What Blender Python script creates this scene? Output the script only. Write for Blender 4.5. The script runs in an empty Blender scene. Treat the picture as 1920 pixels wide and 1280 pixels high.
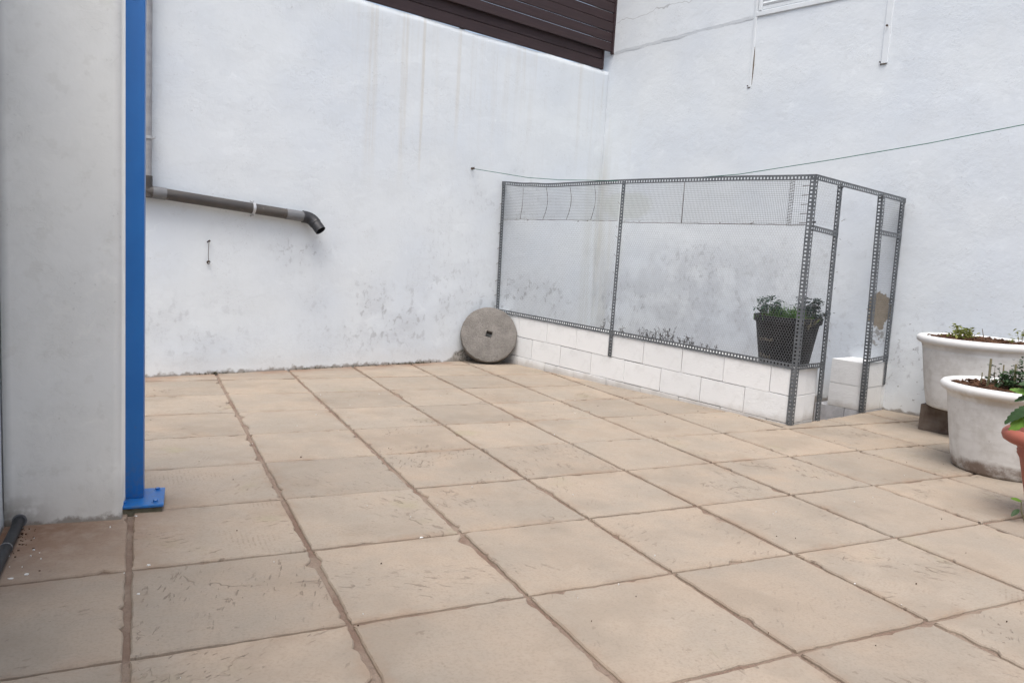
import bpy, bmesh, math, random
from mathutils import Vector, Matrix, noise as mnoise
random.seed(7)
sc = bpy.context.scene
COL = sc.collection
R = math.radians

# ------------------------------------------------------------------ camera
cam = bpy.data.cameras.new('camera'); camo = bpy.data.objects.new('camera', cam); COL.objects.link(camo)
camo.location = (0.029, -2.1624, 1.1373)
camo.rotation_euler = (R(83.3406), R(-3.3706), R(-25.6776))
cam.sensor_fit = 'HORIZONTAL'; cam.sensor_width = 36; cam.lens = 36 * 1441.74 / 1920
cam.clip_start = 0.02; cam.clip_end = 2000
sc.camera = camo
# ------------------------------------------------------------------ sky, sun, exposure
SUN_EL, SUN_AZ = R(66), R(214)          # azimuth measured clockwise from +Y
w = bpy.data.worlds.new('World'); sc.world = w; w.use_nodes = True
wn = w.node_tree.nodes; wl = w.node_tree.links; wn.clear()
sky = wn.new('ShaderNodeTexSky'); sky.sky_type = 'NISHITA'; sky.sun_disc = False
sky.sun_elevation = SUN_EL; sky.sun_rotation = SUN_AZ; sky.air_density = 1.0; sky.dust_density = 4.0; sky.ozone_density = 1.0
hsv = wn.new('ShaderNodeHueSaturation'); hsv.inputs['Saturation'].default_value = 0.72
bg = wn.new('ShaderNodeBackground'); bg.inputs['Strength'].default_value = 0.15
wo = wn.new('ShaderNodeOutputWorld')
wl.new(sky.outputs[0], hsv.inputs['Color']); wl.new(hsv.outputs[0], bg.inputs['Color']); wl.new(bg.outputs[0], wo.inputs['Surface'])
sl = bpy.data.lights.new('sun', 'SUN'); sl.energy = 1.3; sl.angle = R(40); sl.color = (1.0, 0.97, 0.93)
so = bpy.data.objects.new('sun', sl); COL.objects.link(so)
so.rotation_euler = (math.pi/2 - SUN_EL, 0, math.pi - SUN_AZ)
so.location = (0, 0, 12)
sc.view_settings.view_transform = 'Standard'; sc.view_settings.look = 'None'
sc.view_settings.exposure = 0.68; sc.view_settings.gamma = 1.0; sc.view_settings.use_curve_mapping = False
sc.render.engine = 'CYCLES'
sc.cycles.use_adaptive_sampling = True; sc.cycles.adaptive_threshold = 0.02; sc.cycles.adaptive_min_samples = 24
sc.cycles.max_bounces = 5; sc.cycles.diffuse_bounces = 3; sc.cycles.glossy_bounces = 2; sc.cycles.transmission_bounces = 2; sc.cycles.caustics_reflective = False

# ------------------------------------------------------------------ node helper
class NT:
    def __init__(s, name, rough=0.8, spec=0.3, metal=0.0):
        s.m = bpy.data.materials.new(name); s.m.use_nodes = True
        s.t = s.m.node_tree; s.t.nodes.clear()
        s.out = s.n('ShaderNodeOutputMaterial'); s.b = s.n('ShaderNodeBsdfPrincipled')
        s.t.links.new(s.b.outputs[0], s.out.inputs[0])
        s.b.inputs['Roughness'].default_value = rough; s.b.inputs['Specular IOR Level'].default_value = spec
        s.b.inputs['Metallic'].default_value = metal
    def n(s, typ, **kw):
        nd = s.t.nodes.new(typ)
        for k, v in kw.items(): setattr(nd, k, v)
        return nd
    def put(s, sock, v):
        if isinstance(v, bpy.types.NodeSocket): s.t.links.new(v, sock)
        elif isinstance(v, (tuple, list)):
            v = tuple(v)
            if len(sock.default_value) == 4 and len(v) == 3: v = v + (1,)
            sock.default_value = v
        else: sock.default_value = v
    def obj(s): return s.n('ShaderNodeTexCoord').outputs['Object']
    def pos(s): return s.n('ShaderNodeNewGeometry').outputs['Position']
    def rnd(s): return s.n('ShaderNodeObjectInfo').outputs['Random']
    def sep(s, v):
        q = s.n('ShaderNodeSeparateXYZ'); s.put(q.inputs[0], v); return q.outputs
    def comb(s, x=0, y=0, z=0):
        q = s.n('ShaderNodeCombineXYZ')
        for i, v in enumerate((x, y, z)): s.put(q.inputs[i], v)
        return q.outputs[0]
    def vm(s, op, a, b=None):
        q = s.n('ShaderNodeVectorMath', operation=op); s.put(q.inputs[0], a)
        if b is not None: s.put(q.inputs[3] if op == 'SCALE' else q.inputs[1], b)
        return q.outputs['Value'] if op in ('LENGTH', 'DOT_PRODUCT', 'DISTANCE') else q.outputs[0]
    def ma(s, op, a, b=0.0, clamp=False):
        q = s.n('ShaderNodeMath', operation=op, use_clamp=clamp); s.put(q.inputs[0], a); s.put(q.inputs[1], b); return q.outputs[0]
    def mul(s, *a):
        r = a[0]
        for b in a[1:]: r = s.ma('MULTIPLY', r, b)
        return r
    def noise(s, vec, scale, detail=4, rough=0.55, dist=0.0, col=False):
        q = s.n('ShaderNodeTexNoise'); s.put(q.inputs['Vector'], vec); s.put(q.inputs['Scale'], scale)
        q.inputs['Detail'].default_value = detail; q.inputs['Roughness'].default_value = rough; q.inputs['Distortion'].default_value = dist
        return q.outputs['Color'] if col else q.outputs['Fac']
    def vor(s, vec, scale, feature='F1', rand=1.0):
        q = s.n('ShaderNodeTexVoronoi', feature=feature); s.put(q.inputs['Vector'], vec); s.put(q.inputs['Scale'], scale)
        q.inputs['Randomness'].default_value = rand
        return q.outputs['Distance']
    def map(s, v, a, b, c=0.0, d=1.0):
        q = s.n('ShaderNodeMapRange', interpolation_type='SMOOTHSTEP'); s.put(q.inputs[0], v)
        for i, x in enumerate((a, b, c, d)): s.put(q.inputs[i+1], x)
        return q.outputs[0]
    def mix(s, f, a, b, typ='MIX'):
        q = s.n('ShaderNodeMix', data_type='RGBA', blend_type=typ); s.put(q.inputs[0], f); s.put(q.inputs[6], a); s.put(q.inputs[7], b)
        return q.outputs[2]
    def rot(s, v, ang):
        q = s.n('ShaderNodeVectorRotate', rotation_type='Z_AXIS'); s.put(q.inputs['Vector'], v); s.put(q.inputs['Angle'], ang); return q.outputs[0]
    def bump(s, h, strength=0.4, dist=0.01, normal=None):
        q = s.n('ShaderNodeBump'); q.inputs['Strength'].default_value = strength; q.inputs['Distance'].default_value = dist
        s.put(q.inputs['Height'], h)
        if normal is not None: s.put(q.inputs['Normal'], normal)
        return q.outputs[0]
    def fin(s, col=None, nrm=None, rough=None):
        if col is not None: s.put(s.b.inputs['Base Color'], col)
        if nrm is not None: s.put(s.b.inputs['Normal'], nrm)
        if rough is not None: s.put(s.b.inputs['Roughness'], rough)
        return s.m
    def blob(s, vec, cx, cz, rx, rz, edge=0.35, wob=0.5, ws=9.0):
        key = 'nz%d' % (3 if ws < 8 else 12)
        if not hasattr(s, key): setattr(s, key, s.noise(vec, 3.0 if ws < 8 else 13.0, 3, 0.6))
        """mask with a ragged outline around (cx, cz) in a wall's own x/z metres"""
        x, y, z = s.sep(vec)
        dx = s.ma('DIVIDE', s.ma('SUBTRACT', x, cx), rx); dz = s.ma('DIVIDE', s.ma('SUBTRACT', z, cz), rz)
        d = s.ma('SQRT', s.ma('ADD', s.mul(dx, dx), s.mul(dz, dz)))
        d = s.ma('ADD', d, s.mul(s.ma('SUBTRACT', getattr(s, key), 0.5), wob*2))
        return s.map(d, 1.0 - edge, 1.0 + edge*0.3, 1.0, 0.0)

# ------------------------------------------------------------------ materials
def stucco(name, base=(0.668, 0.704, 0.724), kind='back'):
    t = NT(name, rough=0.92, spec=0.12)
    v = t.obj(); x, y, z = t.sep(v)
    big = t.noise(v, 1.1, 2, 0.5); mid = t.noise(v, 5.0, 3, 0.6)
    t.nz3 = t.noise(v, 3.0, 3, 0.62); t.nz12 = t.noise(v, 13.0, 3, 0.62)
    wm = t.mul(mid, 0.45); wv = t.vm('ADD', v, t.comb(wm, wm, wm))      # strokes wander instead of running straight
    brush = t.noise(t.vm('MULTIPLY', wv, (3.2, 3.2, 15.0)), 1.0, 3, 0.6)
    fine = t.noise(v, 45.0, 2, 0.65)
    rid = t.mul(t.map(t.ma('ABSOLUTE', t.ma('SUBTRACT', brush, 0.52)), 0.0, 0.022, 1.0, 0.0), t.map(t.nz3, 0.46, 0.60))
    c = t.mix(t.map(big, 0.35, 0.7), base, tuple(b*f for b, f in zip(base, (0.93, 0.945, 0.975))))
    c = t.mix(t.mul(t.map(mid, 0.5, 0.75), 0.30), c, tuple(b*0.88 for b in base))
    c = t.mix(t.mul(t.map(brush, 0.50, 0.75), 0.30), c, tuple(b*0.86 for b in base))
    c = t.mix(t.mul(t.map(brush, 0.42, 0.25), 0.35), c, tuple(min(0.85, b*1.12) for b in base))
    c = t.mix(t.mul(rid, 0.22), c, tuple(b*0.70 for b in base))
    speck = t.mul(t.map(fine, 0.64, 0.70), t.map(t.nz3, 0.47, 0.62))
    c = t.mix(t.mul(speck, 0.35), c, (0.34, 0.34, 0.34))
    mould_n = t.mul(t.map(t.noise(t.vm('MULTIPLY', v, (1.0, 1.0, 0.75)), 17.0, 4, 0.68, 0.3), 0.545, 0.60), t.map(t.nz3, 0.42, 0.52))
    soft = t.map(t.nz3, 0.40, 0.64)
    def mould(c, cx, cz, rx, rz, amt, col=(0.33, 0.34, 0.35)):
        m = t.blob(v, cx, cz, rx, rz, 0.8, 0.35, 3.0)
        c = t.mix(t.mul(m, soft, amt*0.42), c, (0.42, 0.44, 0.475))
        return t.mix(t.ma('MINIMUM', t.mul(m, mould_n, amt*0.72), 0.85), c, col)
    hgt = t.ma('ADD', t.ma('ADD', t.mul(mid, 0.9), t.mul(brush, 0.35)), t.ma('ADD', t.mul(t.ma('ADD', t.mul(fine, 0.34), t.mul(t.nz12, 0.34)), t.map(t.nz3, 0.34, 0.60, 0.35, 1.2)), t.mul(rid, 0.14)))
    if kind == 'back':
        st = t.noise(t.comb(t.mul(x, 13.0), 0.0, t.mul(z, 0.45)), 1.0, 4, 0.6)
        st2 = t.noise(t.comb(t.mul(x, 42.0), 3.0, t.mul(z, 0.9)), 1.0, 3, 0.6)
        drop = t.mul(t.map(z, 1.35, 3.1), t.map(x, -3.6, -2.6), t.map(t.noise(t.comb(t.mul(x, 2.1), 7.0, 0.0), 1.0, 2, 0.5), 0.36, 0.60))
        c = t.mix(t.mul(t.map(st, 0.46, 0.74), drop, 0.27), c, (0.50, 0.46, 0.39))
        c = t.mix(t.mul(t.map(st2, 0.58, 0.72), drop, 0.26), c, (0.42, 0.37, 0.30))
        for cx, wd, top, bot, am in ((-2.42, .022, 3.25, 1.6, .28), (-2.62, .05, 3.2, 1.5, .25), (-2.02, .03, 3.2, 1.9, .22), (-2.95, .08, 3.0, 1.5, .22)):
            m = t.map(t.ma('ABSOLUTE', t.ma('SUBTRACT', x, cx)), wd*0.3, wd, 1.0, 0.0)
            c = t.mix(t.mul(m, t.map(z, bot, bot + 0.7), t.map(st2, 0.3, 0.6), am), c, (0.50, 0.44, 0.33))
        m = t.mul(t.map(x, -0.30, -0.02), t.map(z, 2.5, 1.8), t.map(st, 0.35, 0.65))
        c = t.mix(t.mul(m, 0.55), c, (0.45, 0.45, 0.39))
        c = mould(c, -2.75, 0.45, 0.95, 0.42, 0.75)
        c = mould(c, -3.1, 0.42, 0.22, 0.12, 0.9)
        c = mould(c, -2.0, 0.95, 0.5, 0.7, 0.35)
        c = mould(c, -1.2, 1.7, 0.9, 0.35, 0.4)
        c = mould(c, -3.55, 1.02, 0.35, 0.2, 0.6)
        c = mould(c, -4.5, 0.35, 0.7, 0.35, 0.35)
        c = mould(c, -1.0, 0.65, 0.9, 0.3, 0.95)
        dm = t.blob(v, -1.78, 0.03, 0.17, 0.10, 0.25, 0.45, 16.0)
        c = t.mix(t.mul(dm, 0.85), c, (0.22, 0.20, 0.17))
        c = t.mix(t.mul(dm, t.map(t.noise(v, 46, 3, 0.6), 0.48, 0.6)), c, (0.05, 0.05, 0.045))
        hgt = t.ma('SUBTRACT', hgt, t.mul(dm, 0.6))
    if kind == 'right':
        st = t.noise(t.comb(t.mul(x, 9.0), 0.0, t.mul(z, 0.5)), 1.0, 4, 0.6)
        c = t.mix(t.mul(t.map(st, 0.5, 0.75), t.map(x, 0.9, 0.0), t.map(z, 3.4, 2.6), 0.35), c, (0.52, 0.51, 0.44))
        m = t.mul(t.map(x, 0.30, 0.02), t.map(z, 2.6, 1.9), t.map(st, 0.3, 0.6))
        c = t.mix(t.mul(m, 0.5), c, (0.47, 0.46, 0.40))
        gb = t.blob(v, 0.42, 1.72, 0.38, 0.17, 0.3, 0.3, 5)
        c = t.mix(t.mul(gb, 0.33), c, (0.50, 0.52, 0.44))
        c = mould(c, 0.45, 0.62, 0.55, 0.38, 1.1)
        c = mould(c, 1.5, 0.75, 0.8, 0.6, 0.55)
        c = mould(c, 1.3, 1.15, 0.6, 0.3, 0.55)
        c = mould(c, 2.4, 0.6, 0.8, 0.5, 0.6)
        c = t.mix(t.mul(t.map(z, 1.5, 0.9), t.map(x, 3.0, 1.8), t.map(t.nz3, 0.36, 0.6), 0.32), c, (0.43, 0.455, 0.49))
        c = mould(c, 3.75, 0.35, 0.75, 0.55, 0.85)
        c = mould(c, 2.6, 1.2, 0.9, 0.3, 0.35)
        c = mould(c, 3.5, 1.75, 0.3, 0.2, 0.25)
        pk = t.blob(v, 3.250, 0.830, 0.095, 0.150, 0.06, 0.75, 13.0)
        c = t.mix(pk, c, t.mix(t.noise(v, 30, 4), (0.20, 0.165, 0.12), (0.34, 0.29, 0.22)))
        pk2 = t.mul(t.blob(v, 3.26, 0.60, 0.08, 0.09, 0.3, 0.4, 14), t.map(t.noise(v, 26, 3), 0.48, 0.56))
        c = t.mix(t.mul(pk2, 0.8), c, (0.25, 0.24, 0.22))
        pits = t.mul(t.map(t.noise(t.vm('MULTIPLY', v, (22, 22, 36)), 1.0, 3, 0.55), 0.66, 0.70), t.map(z, 1.25, 0.4), t.map(x, 3.2, 3.6))
        c = t.mix(t.mul(pits, 0.85), c, (0.20, 0.19, 0.18))
        hgt = t.ma('SUBTRACT', hgt, t.ma('ADD', t.mul(pk, 1.2), t.mul(pits, 0.9)))
    if kind == 'porch':
        c = t.mix(t.mul(t.map(t.nz3, 0.42, 0.66), 0.25), c, (0.55, 0.55, 0.52))
        c = t.mix(t.mul(t.map(t.nz12, 0.56, 0.66), 0.20), c, (0.50, 0.49, 0.45))
        dm = t.mul(t.map(z, 0.16, 0.0), t.map(x, 0.22, 0.0), t.map(t.nz12, 0.34, 0.56))
        c = t.mix(t.mul(dm, 0.9), c, (0.10, 0.075, 0.055))
    # ground splash line where the plaster meets the paving
    gl = t.ma('ADD', z, t.mul(t.ma('SUBTRACT', t.noise(v, 11, 5, 0.65), 0.5), 0.14))
    c = t.mix(t.mul(t.map(gl, 0.032, 0.006), 0.85), c, (0.115, 0.095, 0.075))
    c = t.mix(t.mul(t.map(gl, 0.22, 0.03), 0.30), c, (0.48, 0.45, 0.40))
    if kind == 'right':
        wob = t.ma('ADD', t.mul(x, 0.05), t.mul(t.nz3, 0.22))
        hc = t.mul(t.map(t.ma('ABSOLUTE', t.ma('SUBTRACT', t.ma('SUBTRACT', z, wob), 3.60)), 0.001, 0.006, 1.0, 0.0), t.map(x, 0.02, 0.1), t.map(x, 1.3, 0.9))
        c = t.mix(t.mul(hc, 0.55), c, (0.30, 0.30, 0.30))
    n = t.bump(hgt, 0.14 if kind == 'porch' else 0.25, 0.012)
    return t.fin(c, n)

def paving_mat():
    t = NT('stamped_concrete', rough=0.78, spec=0.25)
    r = t.rnd(); P = t.pos()
    off = t.comb(t.mul(r, 37.0), t.mul(r, 91.0), t.mul(r, 13.0))
    v = t.vm('ADD', P, off); vr = t.rot(v, t.mul(r, 40.0))
    r2 = t.ma('FRACT', t.mul(r, 17.31)); r3 = t.ma('FRACT', t.mul(r, 57.77)); r4 = t.ma('FRACT', t.mul(r, 131.9))
    low = t.noise(v, 2.6, 4, 0.6); med = t.noise(v, 9.0, 4, 0.65); fine = t.noise(v, 110.0, 2, 0.7); pn = t.noise(v, 3.4, 2, 0.55); wn_ = t.noise(P, 2.2, 3, 0.6)
    c = t.mix(r2, (0.412, 0.340, 0.267), (0.372, 0.316, 0.255))
    c = t.mix(t.mul(t.map(low, 0.42, 0.68), 0.65), c, (0.330, 0.292, 0.242))
    c = t.mix(t.mul(t.map(low, 0.52, 0.30), t.ma('ADD', 0.15, t.mul(r3, 0.4))), c, (0.440, 0.340, 0.250))
    c = t.mix(t.mul(t.map(med, 0.55, 0.75), 0.35), c, (0.445, 0.388, 0.322))
    c = t.mix(t.mul(t.map(pn, 0.60, 0.75), t.map(r4, 0.5, 0.9), 0.45), c, (0.33, 0.30, 0.19))
    c = t.mix(t.mul(t.map(fine, 0.42, 0.72), 0.34), c, (0.245, 0.195, 0.15))
    c = t.mix(t.mul(t.map(wn_, 0.46, 0.68), 0.50), c, (0.285, 0.240, 0.190))      # damp grime drifting across several slabs
    c = t.mix(1.0, c, t.comb(*[t.map(r4, 0.0, 1.0, k_*0.94, k_*1.04) for k_ in (0.905, 0.900, 0.895)]), 'MULTIPLY')
    # the rubbed, rusty dirt along the joints
    px, py, pz = t.sep(P)
    ex = t.ma('ABSOLUTE', t.ma('SUBTRACT', t.ma('FRACT', t.ma('ADD', t.ma('DIVIDE', px, 0.6), 100.0)), 0.5))
    ey = t.ma('ABSOLUTE', t.ma('SUBTRACT', t.ma('FRACT', t.ma('ADD', t.ma('DIVIDE', py, 0.6), 100.0)), 0.5))
    e = t.ma('MAXIMUM', ex, ey)
    em = t.mul(t.map(t.ma('ADD', e, t.mul(t.ma('SUBTRACT', med, 0.5), 0.30)), 0.40, 0.53), t.map(wn_, 0.38, 0.66))
    c = t.mix(t.mul(em, 0.45), c, (0.285, 0.195, 0.135))
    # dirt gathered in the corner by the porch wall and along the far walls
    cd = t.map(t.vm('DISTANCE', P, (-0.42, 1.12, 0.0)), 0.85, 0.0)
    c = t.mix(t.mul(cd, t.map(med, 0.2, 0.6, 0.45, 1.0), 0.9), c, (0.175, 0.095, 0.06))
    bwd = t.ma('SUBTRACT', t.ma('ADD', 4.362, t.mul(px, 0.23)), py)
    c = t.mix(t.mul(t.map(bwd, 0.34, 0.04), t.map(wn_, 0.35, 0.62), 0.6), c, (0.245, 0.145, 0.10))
    # relief: tool dents, comb strokes, hair cracks
    patch = t.map(pn, 0.47, 0.60)
    st = t.vm('MULTIPLY', vr, (20.0, 70.0, 1.0))
    dn = t.noise(st, 1.0, 2, 0.5, 0.4)
    dent = t.mul(t.map(dn, 0.62, 0.68), patch, t.map(r3, 0.15, 0.6, 0.25, 1.0))
    st2 = t.vm('MULTIPLY', t.rot(v, t.mul(r, 71.0)), (24.0, 30.0, 1.0))
    pit = t.mul(t.map(t.noise(st2, 1.0, 2, 0.5), 0.69, 0.74), t.map(low, 0.40, 0.6))
    wv = t.n('ShaderNodeTexWave', wave_type='BANDS', bands_direction='X')
    t.put(wv.inputs['Vector'], t.rot(v, t.mul(r, 23.0))); wv.inputs['Scale'].default_value = 17.0; wv.inputs['Distortion'].default_value = 1.6; wv.inputs['Detail'].default_value = 1
    cmb = t.mul(t.map(wv.outputs['Fac'], 0.62, 0.85), t.map(pn, 0.42, 0.34), t.map(dn, 0.46, 0.56), t.map(r4, 0.70, 0.75))
    cr = t.noise(vr, 2.4, 4, 0.62, 0.5)
    ck = t.mul(t.map(t.ma('ABSOLUTE', t.ma('SUBTRACT', cr, 0.5)), 0.001, 0.010, 1.0, 0.0), t.map(pn, 0.57, 0.62), t.map(r3, 0.55, 0.60))
    dark = t.ma('MAXIMUM', t.ma('MAXIMUM', t.mul(dent, 0.9), t.mul(pit, 0.8)), t.ma('MAXIMUM', t.mul(cmb, 0.55), t.mul(ck, 0.85)))
    c = t.mix(t.mul(dark, 0.55), c, (0.16, 0.115, 0.085))
    h = t.ma('SUBTRACT', t.ma('ADD', t.mul(cr, 1.0), t.mul(med, 0.6)), t.ma('ADD', t.mul(dent, 0.5), t.mul(ck, 0.4)))
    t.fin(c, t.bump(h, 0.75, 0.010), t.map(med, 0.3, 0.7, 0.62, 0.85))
    return t.m

def joint_mat():
    t = NT('joint_mortar', rough=0.95, spec=0.1); P = t.pos()
    n1 = t.noise(P, 4.0, 4, 0.6); n2 = t.noise(P, 60.0, 5, 0.7)
    c = t.mix(t.map(n1, 0.35, 0.65), (0.215, 0.150, 0.116), (0.285, 0.225, 0.178))
    c = t.mix(t.mul(t.map(n2, 0.5, 0.7), 0.4), c, (0.16, 0.11, 0.082))
    return t.fin(c, t.bump(n2, 0.9, 0.010))

def simple(name, a, b=None, scale=12.0, rough=0.7, spec=0.3, metal=0.0, bump=0.2, dist=0.004, stretch=(1, 1, 1)):
    t = NT(name, rough, spec, metal); v = t.vm('MULTIPLY', t.obj(), stretch)
    b = b or tuple(x*0.8 for x in a)
    n = t.noise(v, scale, 5, 0.65)
    c = t.mix(t.map(n, 0.35, 0.68), a, b)
    return t.fin(c, t.bump(t.noise(v, scale*4, 4, 0.65), bump, dist))

def block_mat():
    t = NT('painted_block', rough=0.9, spec=0.15); v = t.obj(); r = t.rnd()
    n = t.noise(v, 7.0, 5, 0.65); f = t.noise(v, 90.0, 4, 0.7)
    st = t.noise(t.vm('MULTIPLY', v, (30, 30, 90)), 1.0, 3, 0.6)
    c = t.mix(r, (0.77, 0.775, 0.765), (0.72, 0.73, 0.725))
    c = t.mix(t.mul(t.map(n, 0.5, 0.75), 0.4), c, (0.56, 0.56, 0.545))
    c = t.mix(t.mul(t.map(t.noise(v, 24, 4, 0.6), 0.66, 0.74), 0.35), c, (0.45, 0.45, 0.44))
    wz = t.sep(t.pos())[2]
    c = t.mix(t.mul(t.map(t.ma('ADD', wz, t.mul(n, -0.10)), 0.03, -0.05), 0.55), c, (0.36, 0.32, 0.27))
    return t.fin(c, t.bump(t.ma('ADD', t.ma('ADD', n, t.mul(f, 0.45)), t.mul(st, 0.4)), 0.6, 0.007))

def bare_block_mat():
    return simple('bare_block', (0.40, 0.40, 0.41), (0.52, 0.52, 0.53), 14, 0.95, 0.1, 0, 0.6, 0.006)

def planter_mat(name, stain):
    t = NT(name, rough=0.72, spec=0.3); v = t.obj(); x, y, z = t.sep(v)
    rub = t.noise(t.vm('MULTIPLY', v, (7, 7, 34)), 1.0, 4, 0.65)
    n = t.noise(v, 5.0, 5, 0.65)
    c = t.mix(t.mul(t.map(rub, 0.42, 0.72), 0.32), (0.66, 0.655, 0.635), (0.48, 0.465, 0.44))
    c = t.mix(t.mul(t.map(n, 0.42, 0.66), 0.60), c, (0.43, 0.41, 0.375))
    c = t.mix(t.mul(t.map(z, 0.455, 0.475), 0.8), c, (0.69, 0.69, 0.68))
    if stain:
        m = t.map(t.ma('ADD', z, t.mul(t.ma('SUBTRACT', t.noise(v, 6.0, 4, 0.6), 0.5), 0.13)), 0.10, 0.055)
        c = t.mix(t.mul(m, t.map(t.noise(v, 9, 5, 0.7), 0.25, 0.62)), c, (0.20, 0.155, 0.125))
        rd = t.mul(t.map(z, 0.40, 0.455), t.map(z, 0.505, 0.47), t.map(n, 0.42, 0.6))
        c = t.mix(t.mul(rd, 0.5), c, (0.45, 0.38, 0.29))
    c = t.mix(t.mul(t.map(t.noise(v, 45, 3), 0.70, 0.76), 0.5), c, (0.18, 0.15, 0.12))
    return t.fin(c, t.bump(t.ma('ADD', rub, t.mul(t.noise(v, 60, 4), 0.3)), 0.25, 0.003))

def steel_mat():
    t = NT('slotted_steel', rough=0.5, spec=0.5, metal=0.35); v = t.obj()
    n = t.noise(v, 9.0, 5, 0.65); f = t.noise(v, 70.0, 4, 0.7)
    c = t.mix(t.map(n, 0.3, 0.7), (0.100, 0.110, 0.118), (0.165, 0.176, 0.186))
    c = t.mix(t.mul(t.map(f, 0.55, 0.75), 0.4), c, (0.055, 0.058, 0.062))
    return t.fin(c, t.bump(f, 0.15, 0.002))

def leaf_mat(name, a, b, rough=0.55):
    t = NT(name, rough, 0.35); v = t.obj()
    g = t.n('ShaderNodeNewGeometry'); ri = g.outputs['Random Per Island']
    c = t.mix(ri, a, b); c = t.mix(t.mul(t.map(t.noise(v, 40, 3), 0.45, 0.7), 0.4), c, tuple(x*0.6 for x in a))
    t.put(t.b.inputs['Subsurface Weight'], 0.0)
    tr = t.n('ShaderNodeBsdfTranslucent'); t.put(tr.inputs['Color'], c)
    ad = t.n('ShaderNodeMixShader'); ad.inputs[0].default_value = 0.25
    t.t.links.new(t.b.outputs[0], ad.inputs[1]); t.t.links.new(tr.outputs[0], ad.inputs[2]); t.t.links.new(ad.outputs[0], t.out.inputs[0])
    return t.fin(c)

def millstone_mat():
    t = NT('old_stone', rough=0.95, spec=0.1); v = t.obj()
    n = t.noise(v, 9.0, 6, 0.7); f = t.noise(v, 60.0, 5, 0.7); g = t.vor(v, 70.0)
    c = t.mix(t.map(n, 0.3, 0.7), (0.165, 0.153, 0.139), (0.232, 0.216, 0.197))
    c = t.mix(t.mul(t.map(f, 0.5, 0.72), 0.5), c, (0.085, 0.076, 0.068))
    c = t.mix(t.mul(t.map(t.noise(v, 4.0, 3), 0.55, 0.7), 0.3), c, (0.145, 0.14, 0.112))
    return t.fin(c, t.bump(t.ma('ADD', t.mul(n, 0.8), t.ma('ADD', f, t.mul(g, 0.5))), 0.8, 0.008))

def blue_mat():
    t = NT('blue_paint', rough=0.40, spec=0.65); v = t.obj()
    n = t.noise(v, 3.0, 5, 0.6); f = t.noise(v, 55, 4, 0.6)
    c = t.mix(t.map(n, 0.35, 0.7), (0.004, 0.116, 0.385), (0.007, 0.134, 0.42))
    c = t.mix(t.mul(t.map(t.noise(v, 26, 3), 0.70, 0.76), 0.5), c, (0.05, 0.10, 0.22))
    x, y, z = t.sep(v)
    c = t.mix(t.mul(t.map(z, 0.30, 0.03), t.map(f, 0.42, 0.66), 0.35), c, (0.10, 0.115, 0.13))
    return t.fin(c, t.bump(t.ma('ADD', n, t.mul(f, 0.15)), 0.12, 0.004))

def pipe_mat(name, a, b):
    t = NT(name, 0.5, 0.4); v = t.obj()
    n = t.noise(t.vm('MULTIPLY', v, (3, 14, 14)), 1.0, 5, 0.65)
    c = t.mix(t.map(n, 0.35, 0.68), a, b)
    c = t.mix(t.mul(t.map(t.noise(v, 18, 4, 0.65), 0.62, 0.72), 0.45), c, (0.30, 0.27, 0.24))
    return t.fin(c, t.bump(n, 0.1, 0.002))

def wood_mat():
    t = NT('brown_boards', 0.6, 0.3); v = t.obj(); r = t.rnd()
    g = t.noise(t.vm('MULTIPLY', v, (2.0, 30, 40)), 1.0, 5, 0.65, 0.4)
    c = t.mix(t.map(g, 0.3, 0.7), (0.030, 0.018, 0.020), (0.047, 0.028, 0.030))
    c = t.mix(t.mul(r, 0.4), c, (0.036, 0.024, 0.026))
    return t.fin(c, t.bump(g, 0.15, 0.002))

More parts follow.
